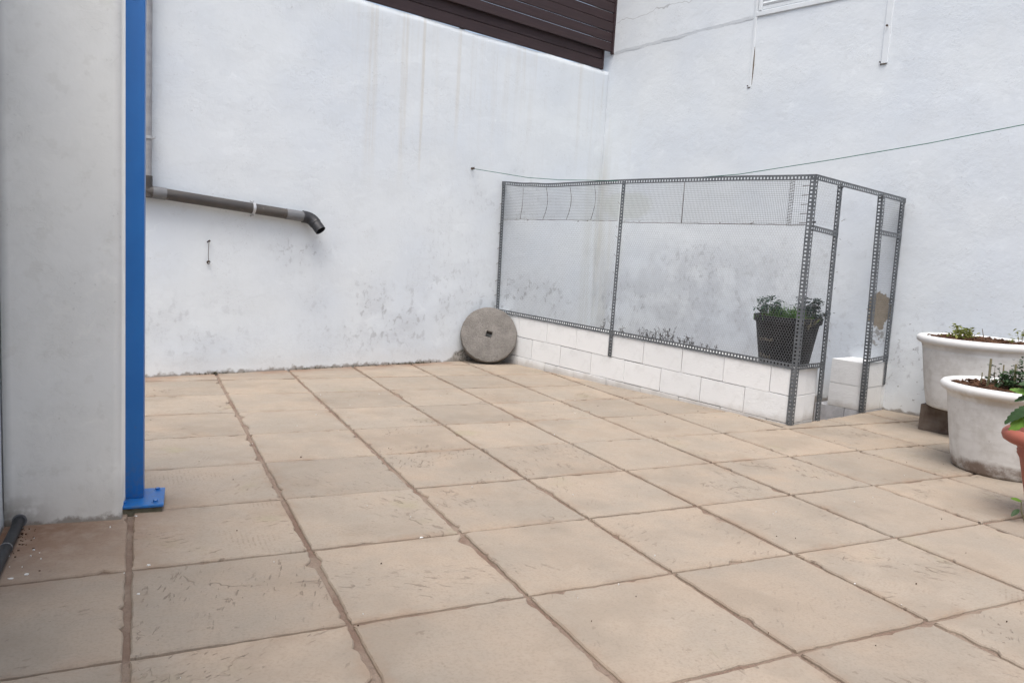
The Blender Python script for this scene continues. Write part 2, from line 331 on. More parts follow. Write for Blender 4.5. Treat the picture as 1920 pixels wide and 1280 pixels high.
M = dict(
    back=stucco('whitewash_back', kind='back'), right=stucco('whitewash_right', kind='right'), porch=stucco('whitewash_porch', (0.72, 0.72, 0.69), 'porch'),
    plain=stucco('whitewash_plain', kind='plain'),
    tile=paving_mat(), joint=joint_mat(), block=block_mat(), bare=bare_block_mat(), stone=millstone_mat(), blue=blue_mat(), steel=steel_mat(), wood=wood_mat(),
    planter=planter_mat('white_planter_clean', False), planter2=planter_mat('white_planter_stained', True),
    earth=simple('dry_earth', (0.16, 0.11, 0.075), (0.09, 0.065, 0.045), 9, 0.95, 0.1, 0, 0.8, 0.015),
    soil=simple('potting_soil', (0.055, 0.030, 0.020), (0.10, 0.055, 0.034), 30, 0.95, 0.1, 0, 0.9, 0.012),
    bark=simple('bark_chips', (0.115, 0.058, 0.033), (0.05, 0.027, 0.018), 20, 0.9, 0.15, 0, 0.4),
    terracotta=simple('terracotta_plastic', (0.345, 0.108, 0.074), (0.29, 0.088, 0.060), 6, 0.55, 0.35, 0, 0.1),
    blackpot=simple('black_plastic', (0.007, 0.007, 0.008), (0.013, 0.012, 0.012), 8, 0.6, 0.25, 0, 0.15),
    label=simple('worn_sticker', (0.13, 0.115, 0.09), (0.02, 0.018, 0.016), 55, 0.8, 0.2),
    wire=simple('galvanised_wire', (0.26, 0.27, 0.28), (0.19, 0.20, 0.21), 20, 0.45, 0.5, 0.0, 0.0),
    darkwire=simple('dark_wire', (0.10, 0.105, 0.115), (0.07, 0.075, 0.08), 20, 0.5, 0.4, 0.3, 0.0),
    rust=simple('rusty_wire', (0.07, 0.06, 0.055), (0.12, 0.085, 0.06), 20, 0.8, 0.2, 0.2, 0.2),
    greenline=simple('green_line', (0.022, 0.120, 0.085), (0.03, 0.14, 0.10), 20, 0.6),
    pipe=pipe_mat('grey_pipe', (0.050, 0.046, 0.045), (0.085, 0.075, 0.066)), pipe_light=pipe_mat('pale_pipe', (0.25, 0.25, 0.26), (0.32, 0.32, 0.33)),
    pipe_mid=pipe_mat('sleeve_pipe', (0.125, 0.128, 0.135), (0.18, 0.183, 0.188)), pipe_black=pipe_mat('black_pipe', (0.020, 0.021, 0.024), (0.035, 0.035, 0.038)),
    zinc=simple('zinc_clip', (0.52, 0.53, 0.54), (0.42, 0.43, 0.44), 15, 0.4, 0.5, 0.4),
    hose=simple('black_hose', (0.014, 0.016, 0.019), (0.03, 0.032, 0.036), 20, 0.5, 0.4),
    trunk=simple('painted_trunking', (0.665, 0.70, 0.72), (0.625, 0.66, 0.68), 6, 0.8, 0.2),
    white=simple('white_enamel', (0.72, 0.735, 0.755), (0.68, 0.695, 0.72), 4, 0.5, 0.3),
    mortar=simple('mossy_mortar', (0.16, 0.15, 0.11), (0.10, 0.095, 0.07), 25, 0.95, 0.1, 0, 0.8, 0.006),
    plinth=simple('brown_plinth', (0.165, 0.135, 0.110), (0.085, 0.055, 0.042), 5, 0.8, 0.2, 0, 0.3),
    flake=simple('paint_flake', (0.75, 0.75, 0.74), (0.6, 0.6, 0.58), 20, 0.9),
    leafyellow=leaf_mat('young_leaf', (0.17, 0.21, 0.045), (0.27, 0.27, 0.07)),
    leafdark=leaf_mat('dark_leaf', (0.025, 0.060, 0.022), (0.055, 0.105, 0.035)),
    leafblue=leaf_mat('bluish_leaf', (0.028, 0.070, 0.048), (0.055, 0.110, 0.072)),
    leafdeep=leaf_mat('deep_leaf', (0.012, 0.036, 0.026), (0.028, 0.060, 0.042)),
    leafbright=leaf_mat('bright_leaf', (0.10, 0.22, 0.030), (0.17, 0.30, 0.045)),
    grass=leaf_mat('grass_blade', (0.055, 0.16, 0.020), (0.12, 0.25, 0.035)),
    twig=simple('dry_twig', (0.10, 0.072, 0.050), (0.16, 0.12, 0.085), 30, 0.9, 0.1),
    greentwig=simple('cut_stem', (0.17, 0.16, 0.085), (0.22, 0.19, 0.12), 30, 0.8, 0.2),
    weed=simple('dead_weed', (0.050, 0.045, 0.042), (0.09, 0.08, 0.07), 30, 0.9, 0.1),
    moss=leaf_mat('wall_moss', (0.05, 0.05, 0.028), (0.10, 0.09, 0.05), 0.9),
)

# ------------------------------------------------------------------ object helpers
def link(name, data, parent=None):
    o = bpy.data.objects.new(name, data); COL.objects.link(o)
    if parent: o.parent = parent
    return o
def fin(name, bm, m, parent=None, smooth=False, angle=None):
    bmesh.ops.recalc_face_normals(bm, faces=bm.faces)
    me = bpy.data.meshes.new(name); bm.to_mesh(me); bm.free()
    me.materials.append(M[m] if isinstance(m, str) else m)
    if smooth:
        for p in me.polygons: p.use_smooth = True
        if angle is not None: me.set_sharp_from_angle(angle=R(angle))
    return link(name, me, parent)
def raw(name, vs, fs, m, parent=None, smooth=False):
    me = bpy.data.meshes.new(name); me.from_pydata([tuple(v) for v in vs], [], fs); me.update()
    me.materials.append(M[m] if isinstance(m, str) else m)
    if smooth:
        for p in me.polygons: p.use_smooth = True
    return link(name, me, parent)
def tag(o, label=None, cat=None, group=None, kind=None):
    if label: o['label'] = label
    if cat: o['category'] = cat
    if group: o['group'] = group
    if kind: o['kind'] = kind
    return o
def thing(name, loc, label, cat, rz=0.0, group=None):
    o = link(name, None); o.location = loc; o.rotation_euler = (0, 0, rz); o.empty_display_size = 0.1
    return tag(o, label, cat, group)
def box(bm, lo, hi, bev=0.0, seg=1):
    vs = [bm.verts.new((x, y, z)) for x in (lo[0], hi[0]) for y in (lo[1], hi[1]) for z in (lo[2], hi[2])]
    fs = [(0, 1, 3, 2), (4, 6, 7, 5), (0, 4, 5, 1), (2, 3, 7, 6), (0, 2, 6, 4), (1, 5, 7, 3)]
    faces = [bm.faces.new([vs[i] for i in f]) for f in fs]
    if bev:
        es = list({e for f in faces for e in f.edges})
        bmesh.ops.bevel(bm, geom=es, offset=bev, segments=seg, affect='EDGES', profile=0.6)
    return vs
def frame(d):
    d = Vector(d).normalized(); a = Vector((0, 0, 1)) if abs(d.z) < 0.9 else Vector((1, 0, 0))
    x = d.cross(a).normalized(); return x, d.cross(x).normalized()
def tube(bm, pts, rad, seg=8, caps=True):
    pts = [Vector(p) for p in pts]; rings = []
    for i, p in enumerate(pts):
        d = (pts[min(i+1, len(pts)-1)] - pts[max(i-1, 0)])
        x, y = frame(d)
        if rings:
            x = (px - d.normalized()*px.dot(d.normalized())).normalized(); y = d.normalized().cross(x)
        px = x
        r = rad[i] if isinstance(rad, (list, tuple)) else rad
        rings.append([bm.verts.new(p + x*(r*math.cos(2*math.pi*k/seg)) + y*(r*math.sin(2*math.pi*k/seg))) for k in range(seg)])
    for a, b in zip(rings, rings[1:]):
        for k in range(seg): bm.faces.new((a[k], a[(k+1) % seg], b[(k+1) % seg], b[k]))
    if caps: bm.faces.new(rings[0][::-1]); bm.faces.new(rings[-1])
    return rings
def lathe(bm, prof, seg=64, center=(0, 0), wob=0.0):
    rings = []
    for r, z in prof:
        if r < 1e-5: rings.append([bm.verts.new((center[0], center[1], z))]); continue
        rings.append([bm.verts.new((center[0] + r*math.cos(2*math.pi*k/seg), center[1] + r*math.sin(2*math.pi*k/seg), z)) for k in range(seg)])
    for a, b in zip(rings, rings[1:]):
        for k in range(seg):
            j = (k+1) % seg
            if len(a) == 1: bm.faces.new((a[0], b[k], b[j]))
            elif len(b) == 1: bm.faces.new((a[k], a[j], b[0]))
            else: bm.faces.new((a[k], a[j], b[j], b[k]))
def nz(x, y=0.0, z=0.0, s=1.0): return mnoise.noise((x*s, y*s, z*s))

# ------------------------------------------------------------------ measured layout (metres)
T = 0.6
CORNER = Vector((4.766, 5.458, 0)); UB = Vector((0.9745, 0.2241, 0)); NB = Vector((-0.2241, 0.9745, 0))
RD = Vector((0.2765, -0.9610, 0)); RN = Vector((0.9610, 0.2765, 0))
RZB = math.atan2(UB.y, UB.x); RZR = math.atan2(RD.y, RD.x)
FC = Vector((4.298, 1.876, 0)); CU = Vector((-0.2692, 0.9631, 0)); CI = Vector((0.9631, 0.2692, 0))      # cage long side, CI points inwards
SU = Vector((0.9725, 0.2327, 0)); SI = Vector((-0.2327, 0.9725, 0))                                       # cage short side, SI points inwards
CL = 3.375

# ------------------------------------------------------------------ the setting
g = raw('ground', [(-300, -300, -0.6), (300, -300, -0.6), (300, 300, -0.6), (-300, 300, -0.6)], [(0, 1, 2, 3)], 'earth'); tag(g, kind='structure')
# paved floor: joint bed with every slab on it
def bwy(x, off=0.0): return 4.362 + 0.23*x + off
outer = [(-3.0, -9.3), (9.15, -9.3), tuple((CORNER + RD*3.30 + RN*0.12).xy), tuple((FC + SU*1.45).xy), tuple(FC.xy),
         tuple((FC + CU*3.45).xy), (3.3, bwy(3.3, 0.1)), (-3.0, bwy(-3.0, 0.1))]
bm = bmesh.new()
top = [bm.verts.new((x, y, -0.0105)) for x, y in outer]; bot = [bm.verts.new((x, y, -0.35)) for x, y in outer]
bm.faces.new(top); bm.faces.new(bot[::-1])
for i in range(len(top)):
    j = (i+1) % len(top); bm.faces.new((top[i], top[j], bot[j], bot[i]))
floor = tag(fin('floor', bm, 'joint'), kind='structure')

def clip(poly, n, d):
    """keep the part of a 2-D polygon where n.p <= d"""
    out = []
    for i in range(len(poly)):
        a, b = poly[i], poly[(i+1) % len(poly)]
        da = n[0]*a[0] + n[1]*a[1] - d; db = n[0]*b[0] + n[1]*b[1] - d
        if da <= 0: out.append(a)
        if da*db < 0:
            t = da/(da-db); out.append((a[0]+(b[0]-a[0])*t, a[1]+(b[1]-a[1])*t))
    return out
def area(p): return abs(sum(p[i][0]*p[(i+1) % len(p)][1] - p[(i+1) % len(p)][0]*p[i][1] for i in range(len(p))))/2
def slab(poly, seed):
    cx = sum(p[0] for p in poly)/len(poly); cy = sum(p[1] for p in poly)/len(poly)
    pts = []
    for i in range(len(poly)):
        a, b = poly[i], poly[(i+1) % len(poly)]; L = math.hypot(b[0]-a[0], b[1]-a[1]); k = max(1, int(L/0.022))
        for q in range(k):
            t = q/k; pts.append((a[0]+(b[0]-a[0])*t, a[1]+(b[1]-a[1])*t))
    n = len(pts); rnd = random.Random(seed); tz = rnd.uniform(-0.001, 0.0015); tx = rnd.uniform(-0.004, 0.004); ty = rnd.uniform(-0.004, 0.004)
    rings = [[], [], []]
    for (x, y) in pts:
        w1 = 0.004*nz(x*5+seed*3.1, y*5, 1.0) + 0.0035*nz(x*22, y*22, seed*1.7) + 0.003*nz(x*60, y*60, seed)
        chip = max(0.0, nz(x*14, y*14, seed*2.3 + 50) - 0.34)*0.06
        dx, dy = cx-x, cy-y; L = math.hypot(dx, dy) or 1
        # inward along the dominant axis, so that edges stay straight on the whole
        ix, iy = (math.copysign(1, dx), 0) if abs(dx) > abs(dy) else (0, math.copysign(1, dy))
        s = w1 + chip
        for r, (ins, z) in enumerate(((0.0, -0.018), (0.001, -0.005), (0.0055, 0.0))):
            k = s + ins
            px, py = x + ix*k, y + iy*k
            zz = z + (0 if r == 0 else tz + tx*(px-cx) + ty*(py-cy))
            rings[r].append((px-cx, py-cy, zz))
    vs = rings[0] + rings[1] + rings[2]; fs = []
    for r in range(2):
        for i in range(n):
            j = (i+1) % n; fs.append((r*n+i, r*n+j, (r+1)*n+j, (r+1)*n+i))
    fs.append(tuple(range(2*n, 3*n)))
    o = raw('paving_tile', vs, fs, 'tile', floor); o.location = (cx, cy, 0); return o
JA, JB = 0.0095, 0.0080
k = 0
for a in range(-4, 13):
    for b in range(-8, 9):
        x0, x1, y0, y1 = a*T + JA, (a+1)*T - JA, b*T + JB, (b+1)*T - JB
        if y1 < -4.3 and False: continue
        poly = [(x0, y0), (x1, y0), (x1, y1), (x0, y1)]
        poly = clip(poly, (NB.x, NB.y), NB.x*CORNER.x + NB.y*CORNER.y + 0.005)
        if poly: poly = clip(poly, (RN.x, RN.y), RN.x*CORNER.x + RN.y*CORNER.y + 0.03)
        if not poly: continue
        polys = []
        c1 = (CI.x, CI.y, CI.dot(FC)); c2 = (SI.x, SI.y, SI.dot(FC))
        inside = [p for p in poly if c1[0]*p[0]+c1[1]*p[1] > c1[2] and c2[0]*p[0]+c2[1]*p[1] > c2[2]]
        if not inside and not (a == 7 and b == 3): polys = [poly]
        else:
            low = clip(poly, (SI.x, SI.y), c2[2] + 0.004)
            if low and area(low) > 0.004: polys.append(low)
            up = clip(clip(poly, (CI.x, CI.y), c1[2] + 0.03), (-SI.x, -SI.y), -c2[2] - 0.004) if poly else []
            if up and area(up) > 0.0025: polys.append(up)
        for p in polys:
            if len(p) >= 3 and area(p) > 0.0025:
                slab(p, k); k += 1
# earth inside the cage
def cagept(s, q, z): return FC + CU*s + CI*q + Vector((0, 0, z))
cp = [cagept(-0.1, 0.05, -0.22), FC + SU*1.6 + Vector((0, 0, -0.22)), CORNER + RN*0.2 + NB*0.2 + Vector((0, 0, -0.22)), cagept(3.6, 0.05, -0.22)]
tag(raw('earth_inside_cage', cp, [(0, 1, 2, 3)], 'earth'), kind='structure')

# wall sheets with hand-plastered unevenness
def wall_sheet(name, x0, x1, topf, thick, mat, parent=None, step=0.05, amp=0.006, seed=0, flare=0.0, z0=-0.3, holes=()):
    nx = max(1, int((x1-x0)/step)); nzc = max(1, int((topf(x0)-z0)/step)); vs = []; fs = []
    for i in range(nx+1):
        x = x0 + (x1-x0)*i/nx
        for j in range(nzc+1):
            t = j/nzc; z = z0 + (topf(x)-z0)*t
            d = amp*(nz(x*0.9, seed, z*0.9)*1.2 + 0.5*nz(x*3.1, seed+9, z*3.1) + 0.16*nz(x*9, seed+5, z*9))
            d -= flare*math.exp(-max(z, 0)/0.06)
            if j == nzc: d += 0.006 + 0.004*nz(x*7, seed, 3)
            zz = z + (0.010*nz(x*4, seed+2, 0) + 0.004*nz(x*17, seed, 4) if j == nzc else 0)
            vs.append((x, d, zz))
    for i in range(nx):
        for j in range(nzc):
            a = i*(nzc+1)+j; fs.append((a, a+nzc+1, a+nzc+2, a+1))
    base = len(vs); back = []
    for i in range(nx+1):
        x = x0 + (x1-x0)*i/nx; vs.append((x, thick, topf(x)-0.002)); 
    for i in range(nx):
        a = i*(nzc+1)+nzc; fs.append((a, a+nzc+1, base+i+1, base+i))
    b2 = len(vs); vs += [(x0, thick, z0), (x1, thick, z0)]
    fs.append((b2, b2+1) + tuple(range(base+nx, base-1, -1)))
    fs.append(tuple(range(0, nzc+1)) + (base, b2)); fs.append(tuple(nx*(nzc+1)+j for j in range(nzc, -1, -1)) + (b2+1, base+nx))
    return raw(name, vs, fs, mat, parent, smooth=True)
bw = wall_sheet('courtyard_wall', -9.5, 0.03, lambda x: 3.197 - 0.0125*x, 0.25, 'back', amp=0.007, seed=1, flare=0.012)
bw.location = CORNER; bw.rotation_euler = (0, 0, RZB)
tag(bw, 'stained white plaster back wall carrying the brown board fence', 'wall')
rw = thing('house_wall', CORNER, 'tall white plaster side wall behind the wire cage and planters', 'wall', RZR)
wall_sheet('plaster', -0.28, 15.6, lambda x: 6.2, 0.3, 'right', rw, step=0.06, amp=0.007, seed=5, flare=0.012)
# proud upper plaster left of the window, with its ragged lower edge
vs = []; fs = []; n = 60
for i in range(n+1):
    x = -0.2 + 1.985*i/n; e = 3.372 + 0.046*x + 0.010*nz(x*6, 2, 0) + 0.006*nz(x*25, 4, 0)
    for y, z in ((0.02, e), (-0.002, e), (-0.007, e+0.030 + 0.008*nz(x*9, 1, 1)), (-0.008, 4.6), (-0.008, 6.2), (0.02, 6.2)): vs.append((x, y + (0.003*nz(x*3, 0, z) if y < 0 else 0), z))
for i in range(n):
    for j in range(5): a = i*6+j; fs.append((a, a+6, a+7, a+1))
e0 = len(vs); fs.append(tuple(range(5, -1, -1))); fs.append(tuple(n*6+j for j in range(6)))
raw('upper_plaster', vs, fs, 'right', rw)
# shuttered window above, only its lower corner is in the picture
wr = link('window', None, rw); wr.location = (1.84, 0, 3.50)
bm = bmesh.new(); box(bm, (-0.02, -0.014, -0.035), (1.26, 0.01, 0.012), 0.007, 3); fin('window_sill', bm, 'trunk', wr)
bm = bmesh.new()
for lo, hi in (((0.0, -0.018, 0.012), (0.035, 0.01, 1.25)), ((1.205, -0.018, 0.012), (1.24, 0.01, 1.25)), ((0.0, -0.018, 1.25), (1.24, 0.01, 1.29))): box(bm, lo, hi, 0.004)
fin('window_frame', bm, 'trunk', wr)
bm = bmesh.new(); box(bm, (0.035, -0.003, 0.02), (1.205, 0.004, 0.055), 0.003); 
for i in range(33):
    z = 0.058 + i*0.036
    q = [bm.verts.new(v) for v in ((0.036, -0.004, z), (1.204, -0.004, z), (1.204, -0.012, z+0.016), (0.036, -0.012, z+0.016), (1.204, -0.004, z+0.034), (0.036, -0.004, z+0.034))]
    bm.faces.new((q[0], q[1], q[2], q[3])); bm.faces.new((q[3], q[2], q[4], q[5]))
fin('roller_shutter', bm, 'trunk', wr)

# porch side: return wall, the house wall it meets, the porch roof overhead
pw = wall_sheet('porch_wall', 0.0, 0.394, lambda x: 2.6, 0.16, 'porch', step=0.03, amp=0.004, seed=12, flare=0.006)
pw.location = (-0.425, 1.155, 0); pw.rotation_euler = (0, 0, R(-4.8))
tag(pw, 'greyish white plaster return wall left of the blue post', 'wall')
hw = wall_sheet('porch_side_wall', 0.0, 10.4, lambda x: 2.6, 0.2, 'plain', step=0.05, amp=0.004, seed=17, flare=0.006)
hw.location = (-0.428, -9.2, 0); hw.rotation_euler = (0, 0, R(90))
tag(hw, 'sliver of bright white plaster wall at the left edge above the hose', 'wall')
bm = bmesh.new(); box(bm, (-0.7, -9.6, -0.3), (9.6, -9.2, 3.2)); tag(fin('rear_house_front', bm, 'plain'), kind='structure')

# ------------------------------------------------------------------ board fence on the back wall
fn = thing('board_fence', CORNER, 'dark brown horizontal board fence on top of the white wall', 'fence', RZB)
def board(x0, x1, z, h, y0, y1):
    bm = bmesh.new(); box(bm, (x0, y0, z), (x1, y1, z+h), 0.003); return fin('board', bm, 'wood', fn)
zf = 3.205
def sloped(o, x):     # follow the wall's slight fall
    o.location = (0, 0, 0)
    for v in o.data.vertices: v.co.z += -0.0125*v.co.x
sloped(board(-7.2, -0.098, 3.206, 0.100, -0.004, 0.022), 0)
sloped(board(-7.2, -0.098, 3.312, 0.108, 0.000, 0.022), 0)
random.seed(3)
for i in range(14):
    o = board(-7.2, -0.012, 3.400 + i*0.1045, 0.0985 + random.uniform(-0.003, 0.0015), -0.046 + random.uniform(-0.004, 0.004), -0.024); sloped(o, 0)
bm = bmesh.new(); box(bm, (-0.120, -0.010, 3.204), (-0.096, 0.030, 3.432), 0.002); fin('end_trim', bm, 'wood', fn)
bm = bmesh.new(); box(bm, (-0.024, -0.060, 3.380), (0.006, -0.022, 4.95), 0.002); fin('post', bm, 'wood', fn)
for x in (-2.0, -4.0, -6.0):
    bm = bmesh.new(); box(bm, (x, 0.024, 3.21 - 0.0125*x), (x+0.05, 0.064, 4.85), 0.002); fin('post', bm, 'wood', fn)
for z in (3.425, 3.905):
    bm = bmesh.new(); box(bm, (-0.002, -0.066, z-0.012), (0.028, -0.046, z+0.012), 0.002); box(bm, (0.022, -0.085, z-0.013), (0.031, -0.040, z+0.014), 0.002)
    fin('bracket', bm, 'darkwire', fn)

# ------------------------------------------------------------------ blue post
bp = thing('blue_post', (0.0, 1.27, 0), 'blue painted square steel post bolted to the paving', 'post', R(-3))
bm = bmesh.new(); box(bm, (-0.062, -0.002, 0.034), (0.048, 0.094, 2.75), 0.005, 2); fin('column', bm, 'blue', bp, True, 40)
bm = bmesh.new(); box(bm, (-0.10, -0.100, 0.022), (0.127, 0.130, 0.034), 0.004, 2); pl = fin('base_plate', bm, 'blue', bp)
for x, y in ((-0.02, -0.062), (0.095, -0.060), (0.098, 0.100), (-0.07, 0.100)):
    bm = bmesh.new(); lathe(bm, [(0.0, 0.044), (0.007, 0.044), (0.0095, 0.042), (0.0095, 0.035), (0.016, 0.035), (0.016, 0.0335), (0, 0.0335)], 6, (x, y)); fin('bolt', bm, 'blue', pl)
bm = bmesh.new(); vv = box(bm, (-0.097, -0.096, -0.012), (0.122, 0.126, 0.0225), 0.006, 2)
for v in bm.verts: v.co += Vector((nz(v.co.x*40, v.co.y*40, 1), nz(v.co.x*40, v.co.y*40, 2), 0))*0.006
fin('mortar_bed', bm, 'mortar', bp)

# ------------------------------------------------------------------ drain pipe on the back wall
dp = thing('drain_pipe', CORNER + UB*-4.85, 'grey plastic drain pipe sloping along the back wall to a black spout', 'pipe', RZB)
PY = -0.062
def ptube(name, pts, r, m, parent=dp, seg=20, hollow=False):
    bm = bmesh.new(); rings = tube(bm, pts, r, seg, not hollow)
    return fin(name, bm, m, parent, True, 50)
ptube('downpipe', [(0.02, PY, 1.52), (0.02, PY, 3.6)], 0.040, 'pipe_light')
ptube('pipe_joint', [(0.02, PY, 1.385), (0.02, PY, 1.54)], 0.046, 'pipe')
a0 = Vector((0.0, PY, 1.428)); a1 = Vector((1.235, PY, 1.330)); ptube('sloping_pipe', [a0, a0.lerp(a1, .33), a0.lerp(a1, .66), a1], 0.0425, 'pipe')
d = (a1-a0).normalized()
ptube('pipe_collar', [a0 + d*0.06, a0 + d*0.16], 0.0465, 'pipe_mid'); ptube('pipe_collar', [a0 - d*0.04, a0 + d*0.062], 0.0475, 'pipe')
b0 = a0 + d*1.115; b1 = a0 + d*1.275; ptube('sleeve', [b0, b1], 0.0405 + 0.004, 'pipe_mid')
e_dir = Vector((0.36, -0.58, -0.73)).normalized(); ee = b1 - d*0.012; pts = []
for i in range(9):
    t = i/8; q = d.lerp(e_dir, t*t*(3-2*t)).normalized(); 
    pts.append(ee.copy()); ee = ee + q*0.0165
ptube('elbow', pts, 0.051, 'pipe_black', hollow=False)
s0 = pts[-1] - e_dir*0.01; s1 = s0 + e_dir*0.088
bm = bmesh.new(); x_, y_ = frame(e_dir); seg = 24; prof = [(0.047, 0.0), (0.047, 0.088), (0.0425, 0.088), (0.0425, 0.012), (0.0, 0.012)]
rings = []
for r, h in prof:
    if r == 0: rings.append([bm.verts.new(s0 + e_dir*h)]); continue
    rings.append([bm.verts.new(s0 + e_dir*h + x_*r*math.cos(2*math.pi*k/seg) + y_*r*math.sin(2*math.pi*k/seg)) for k in range(seg)])
for A, B in zip(rings, rings[1:]):
    for k in range(seg):
        j = (k+1) % seg
        bm.faces.new((A[k], A[j], B[0]) if len(B) == 1 else (A[k], A[j], B[j], B[k]))
fin('spout', bm, 'pipe_black', dp, True, 40)
def clip_ring(c, ax, name='pipe_clip'):
    bm = bmesh.new(); x, y = frame(ax); ax = Vector(ax).normalized(); sg = 28
    R0, R1, hw_ = 0.0435, 0.0475, 0.011
    for r, o in ((R0, -hw_), (R1, -hw_), (R1, hw_), (R0, hw_)): pass
    rr = [[bm.verts.new(Vector(c) + ax*o + x*r*math.cos(2*math.pi*k/sg) + y*r*math.sin(2*math.pi*k/sg)) for k in range(sg)] for r, o in ((R0, -hw_), (R1, -hw_), (R1, hw_), (R0, hw_))]
    for A, B in zip(rr, rr[1:] + rr[:1]):
        for k in range(sg): j = (k+1) % sg; bm.faces.new((A[k], A[j], B[j], B[k]))
    up = Vector((0, 0, 1)) if abs(ax.z) < 0.5 else Vector((1, 0, 0))
    for s in (-1, 1):
        tube(bm, [Vector(c) + up*s*0.050, Vector(c) + up*s*0.060 + Vector((0, 0.055, 0))], 0.006, 8)
        tube(bm, [Vector(c) + up*s*0.045 + Vector((0, -0.012, 0)), Vector(c) + up*s*0.062 + Vector((0, -0.010, 0))], 0.005, 8)
    return fin(name, bm, 'zinc', dp, True, 40)
clip_ring(a0 + d*0.835, d); clip_ring((0.02, PY, 1.82), (0, 0, 1))

# loop of wire between two nails
wh = thing('wire_loop', CORNER + UB*-4.357 + Vector((0, 0, 1.0)), 'short rusty wire hanging between two nails under the drain pipe', 'wire', RZB)
for z, l in ((0.078, 0.035), (-0.085, 0.026)):
    bm = bmesh.new(); tube(bm, [(0, 0.015, z-0.012), (0.004, -l, z+0.004)], 0.0055, 8); tube(bm, [(0.003, -l, z), (0.006, -l-0.004, z+0.004)], 0.009, 8); fin('nail', bm, 'rust', wh, True, 50)
bm = bmesh.new(); tube(bm, [(0.004, -0.03, 0.078), (0.001, -0.028, 0.03), (0.0, -0.026, -0.03), (0.004, -0.024, -0.085)], 0.0022, 6); fin('wire', bm, 'rust', wh)
bm = bmesh.new(); tube(bm, [(0.012*math.cos(a*0.7)+0.004, -0.022, -0.09+0.012*math.sin(a*0.7)) for a in range(9)], 0.004, 6); fin('knot', bm, 'rust', wh)

# ------------------------------------------------------------------ low block walls
bwr = thing('block_wall', FC, 'low white painted concrete block wall under the wire cage front', 'block wall', math.atan2(CU.y, CU.x))
# local frame: x along the wall, y outwards (courtyard), -y into the cage
def blk(name, parent, x0, x1, y0, y1, z0, z1, tilt=0.0, mat='block', seed=0, gap=0.0012, zb=None):
    rnd = random.Random(seed); bm = bmesh.new(); g1 = gap*0.8 + rnd.random()*0.0010
    dy = rnd.uniform(-0.002, 0.002)
    box(bm, (x0+g1, y0+dy, z0+gap), (x1-g1, y1+dy, z1-gap), 0.003, 2)
    for v in bm.verts:
        v.co.z += tilt*v.co.x
        v.co += Vector((nz(v.co.x*23, v.co.z*23, seed), nz(v.co.x*19, v.co.z*19, seed+5), nz(v.co.x*23, v.co.y*20, seed+8)))*0.0018
    cx = ((x0+x1)/2, (y0+y1)/2, (z0+z1)/2 + tilt*(x0+x1)/2)
    for v in bm.verts: v.co -= Vector(cx)
    o = fin(name, bm, mat, parent); o.location = cx; return o
TILT = 0.0262; ys = (-0.195, -0.004)
sd = 100
for z0, z1, js in ((0.2085, 0.408, [0.012, 0.2, 0.6, 1.0, 1.4, 1.8, 2.2, 2.6, 3.0, 3.385]), (0.009, 0.2085, [0.012, 0.4, 0.8, 1.2, 1.6, 2.0, 2.4, 2.8, 3.2, 3.385]), (-0.2, 0.009, [0.012, 0.2, 0.6, 1.0, 1.4, 1.8, 2.2, 2.6, 3.0, 3.385])):
    for x0, x1 in zip(js, js[1:]):
        sd += 1; blk('concrete_block', bwr, x0, x1, ys[0], ys[1], z0, z1, TILT, seed=sd, gap=(0.0012, 0.0026, 0.0008, 0.0036)[(sd*7) % 4])
# return of the same wall beside the doorway (x is across: use y of the local frame)
for z0, z1 in ((0.2085, 0.408), (0.009, 0.2085), (-0.2, 0.009)):
    sd += 1; blk('concrete_block', bwr, 0.022, 0.21, -0.372, -0.197, z0, z1, TILT*0.0, seed=sd)
# dark bedding mortar seen in the open joints
bm = bmesh.new(); box(bm, (0.05, -0.185, -0.2), (3.36, -0.035, 0.395)); 
for v in bm.verts: v.co.z += TILT*v.co.x
fin('mortar_core', bm, 'mortar', bwr)
bm = bmesh.new(); box(bm, (0.21, -0.42, -0.22), (3.36, -0.196, 0.372))
for v in bm.verts: v.co.z += TILT*v.co.x
fin('earth_fill', bm, 'earth', bwr)
# stub by the house wall
st = thing('block_stub', FC + SU*1.085, 'short white block stub inside the cage doorway against the side wall', 'block wall', math.atan2(SU.y, SU.x))
for i, (z0, z1) in enumerate(((0.205, 0.407), (0.008, 0.205), (-0.2, 0.008))):
    m_ = 'block' if i < 2 else 'bare'
    if i < 2:
        blk('concrete_block', st, 0.004, 0.30, 0.006, 0.312, z0, z1, seed=300+i, mat=m_); blk('concrete_block', st, 0.302, 0.41, 0.006, 0.312, z0, z1, seed=310+i, mat=m_)
    else:
        blk('concrete_block', st, 0.004, 0.40, 0.006, 0.160, z0, z1, seed=300+i, mat=m_); blk('concrete_block', st, 0.004, 0.40, 0.164, 0.42, z0, z1, seed=310+i, mat=m_)

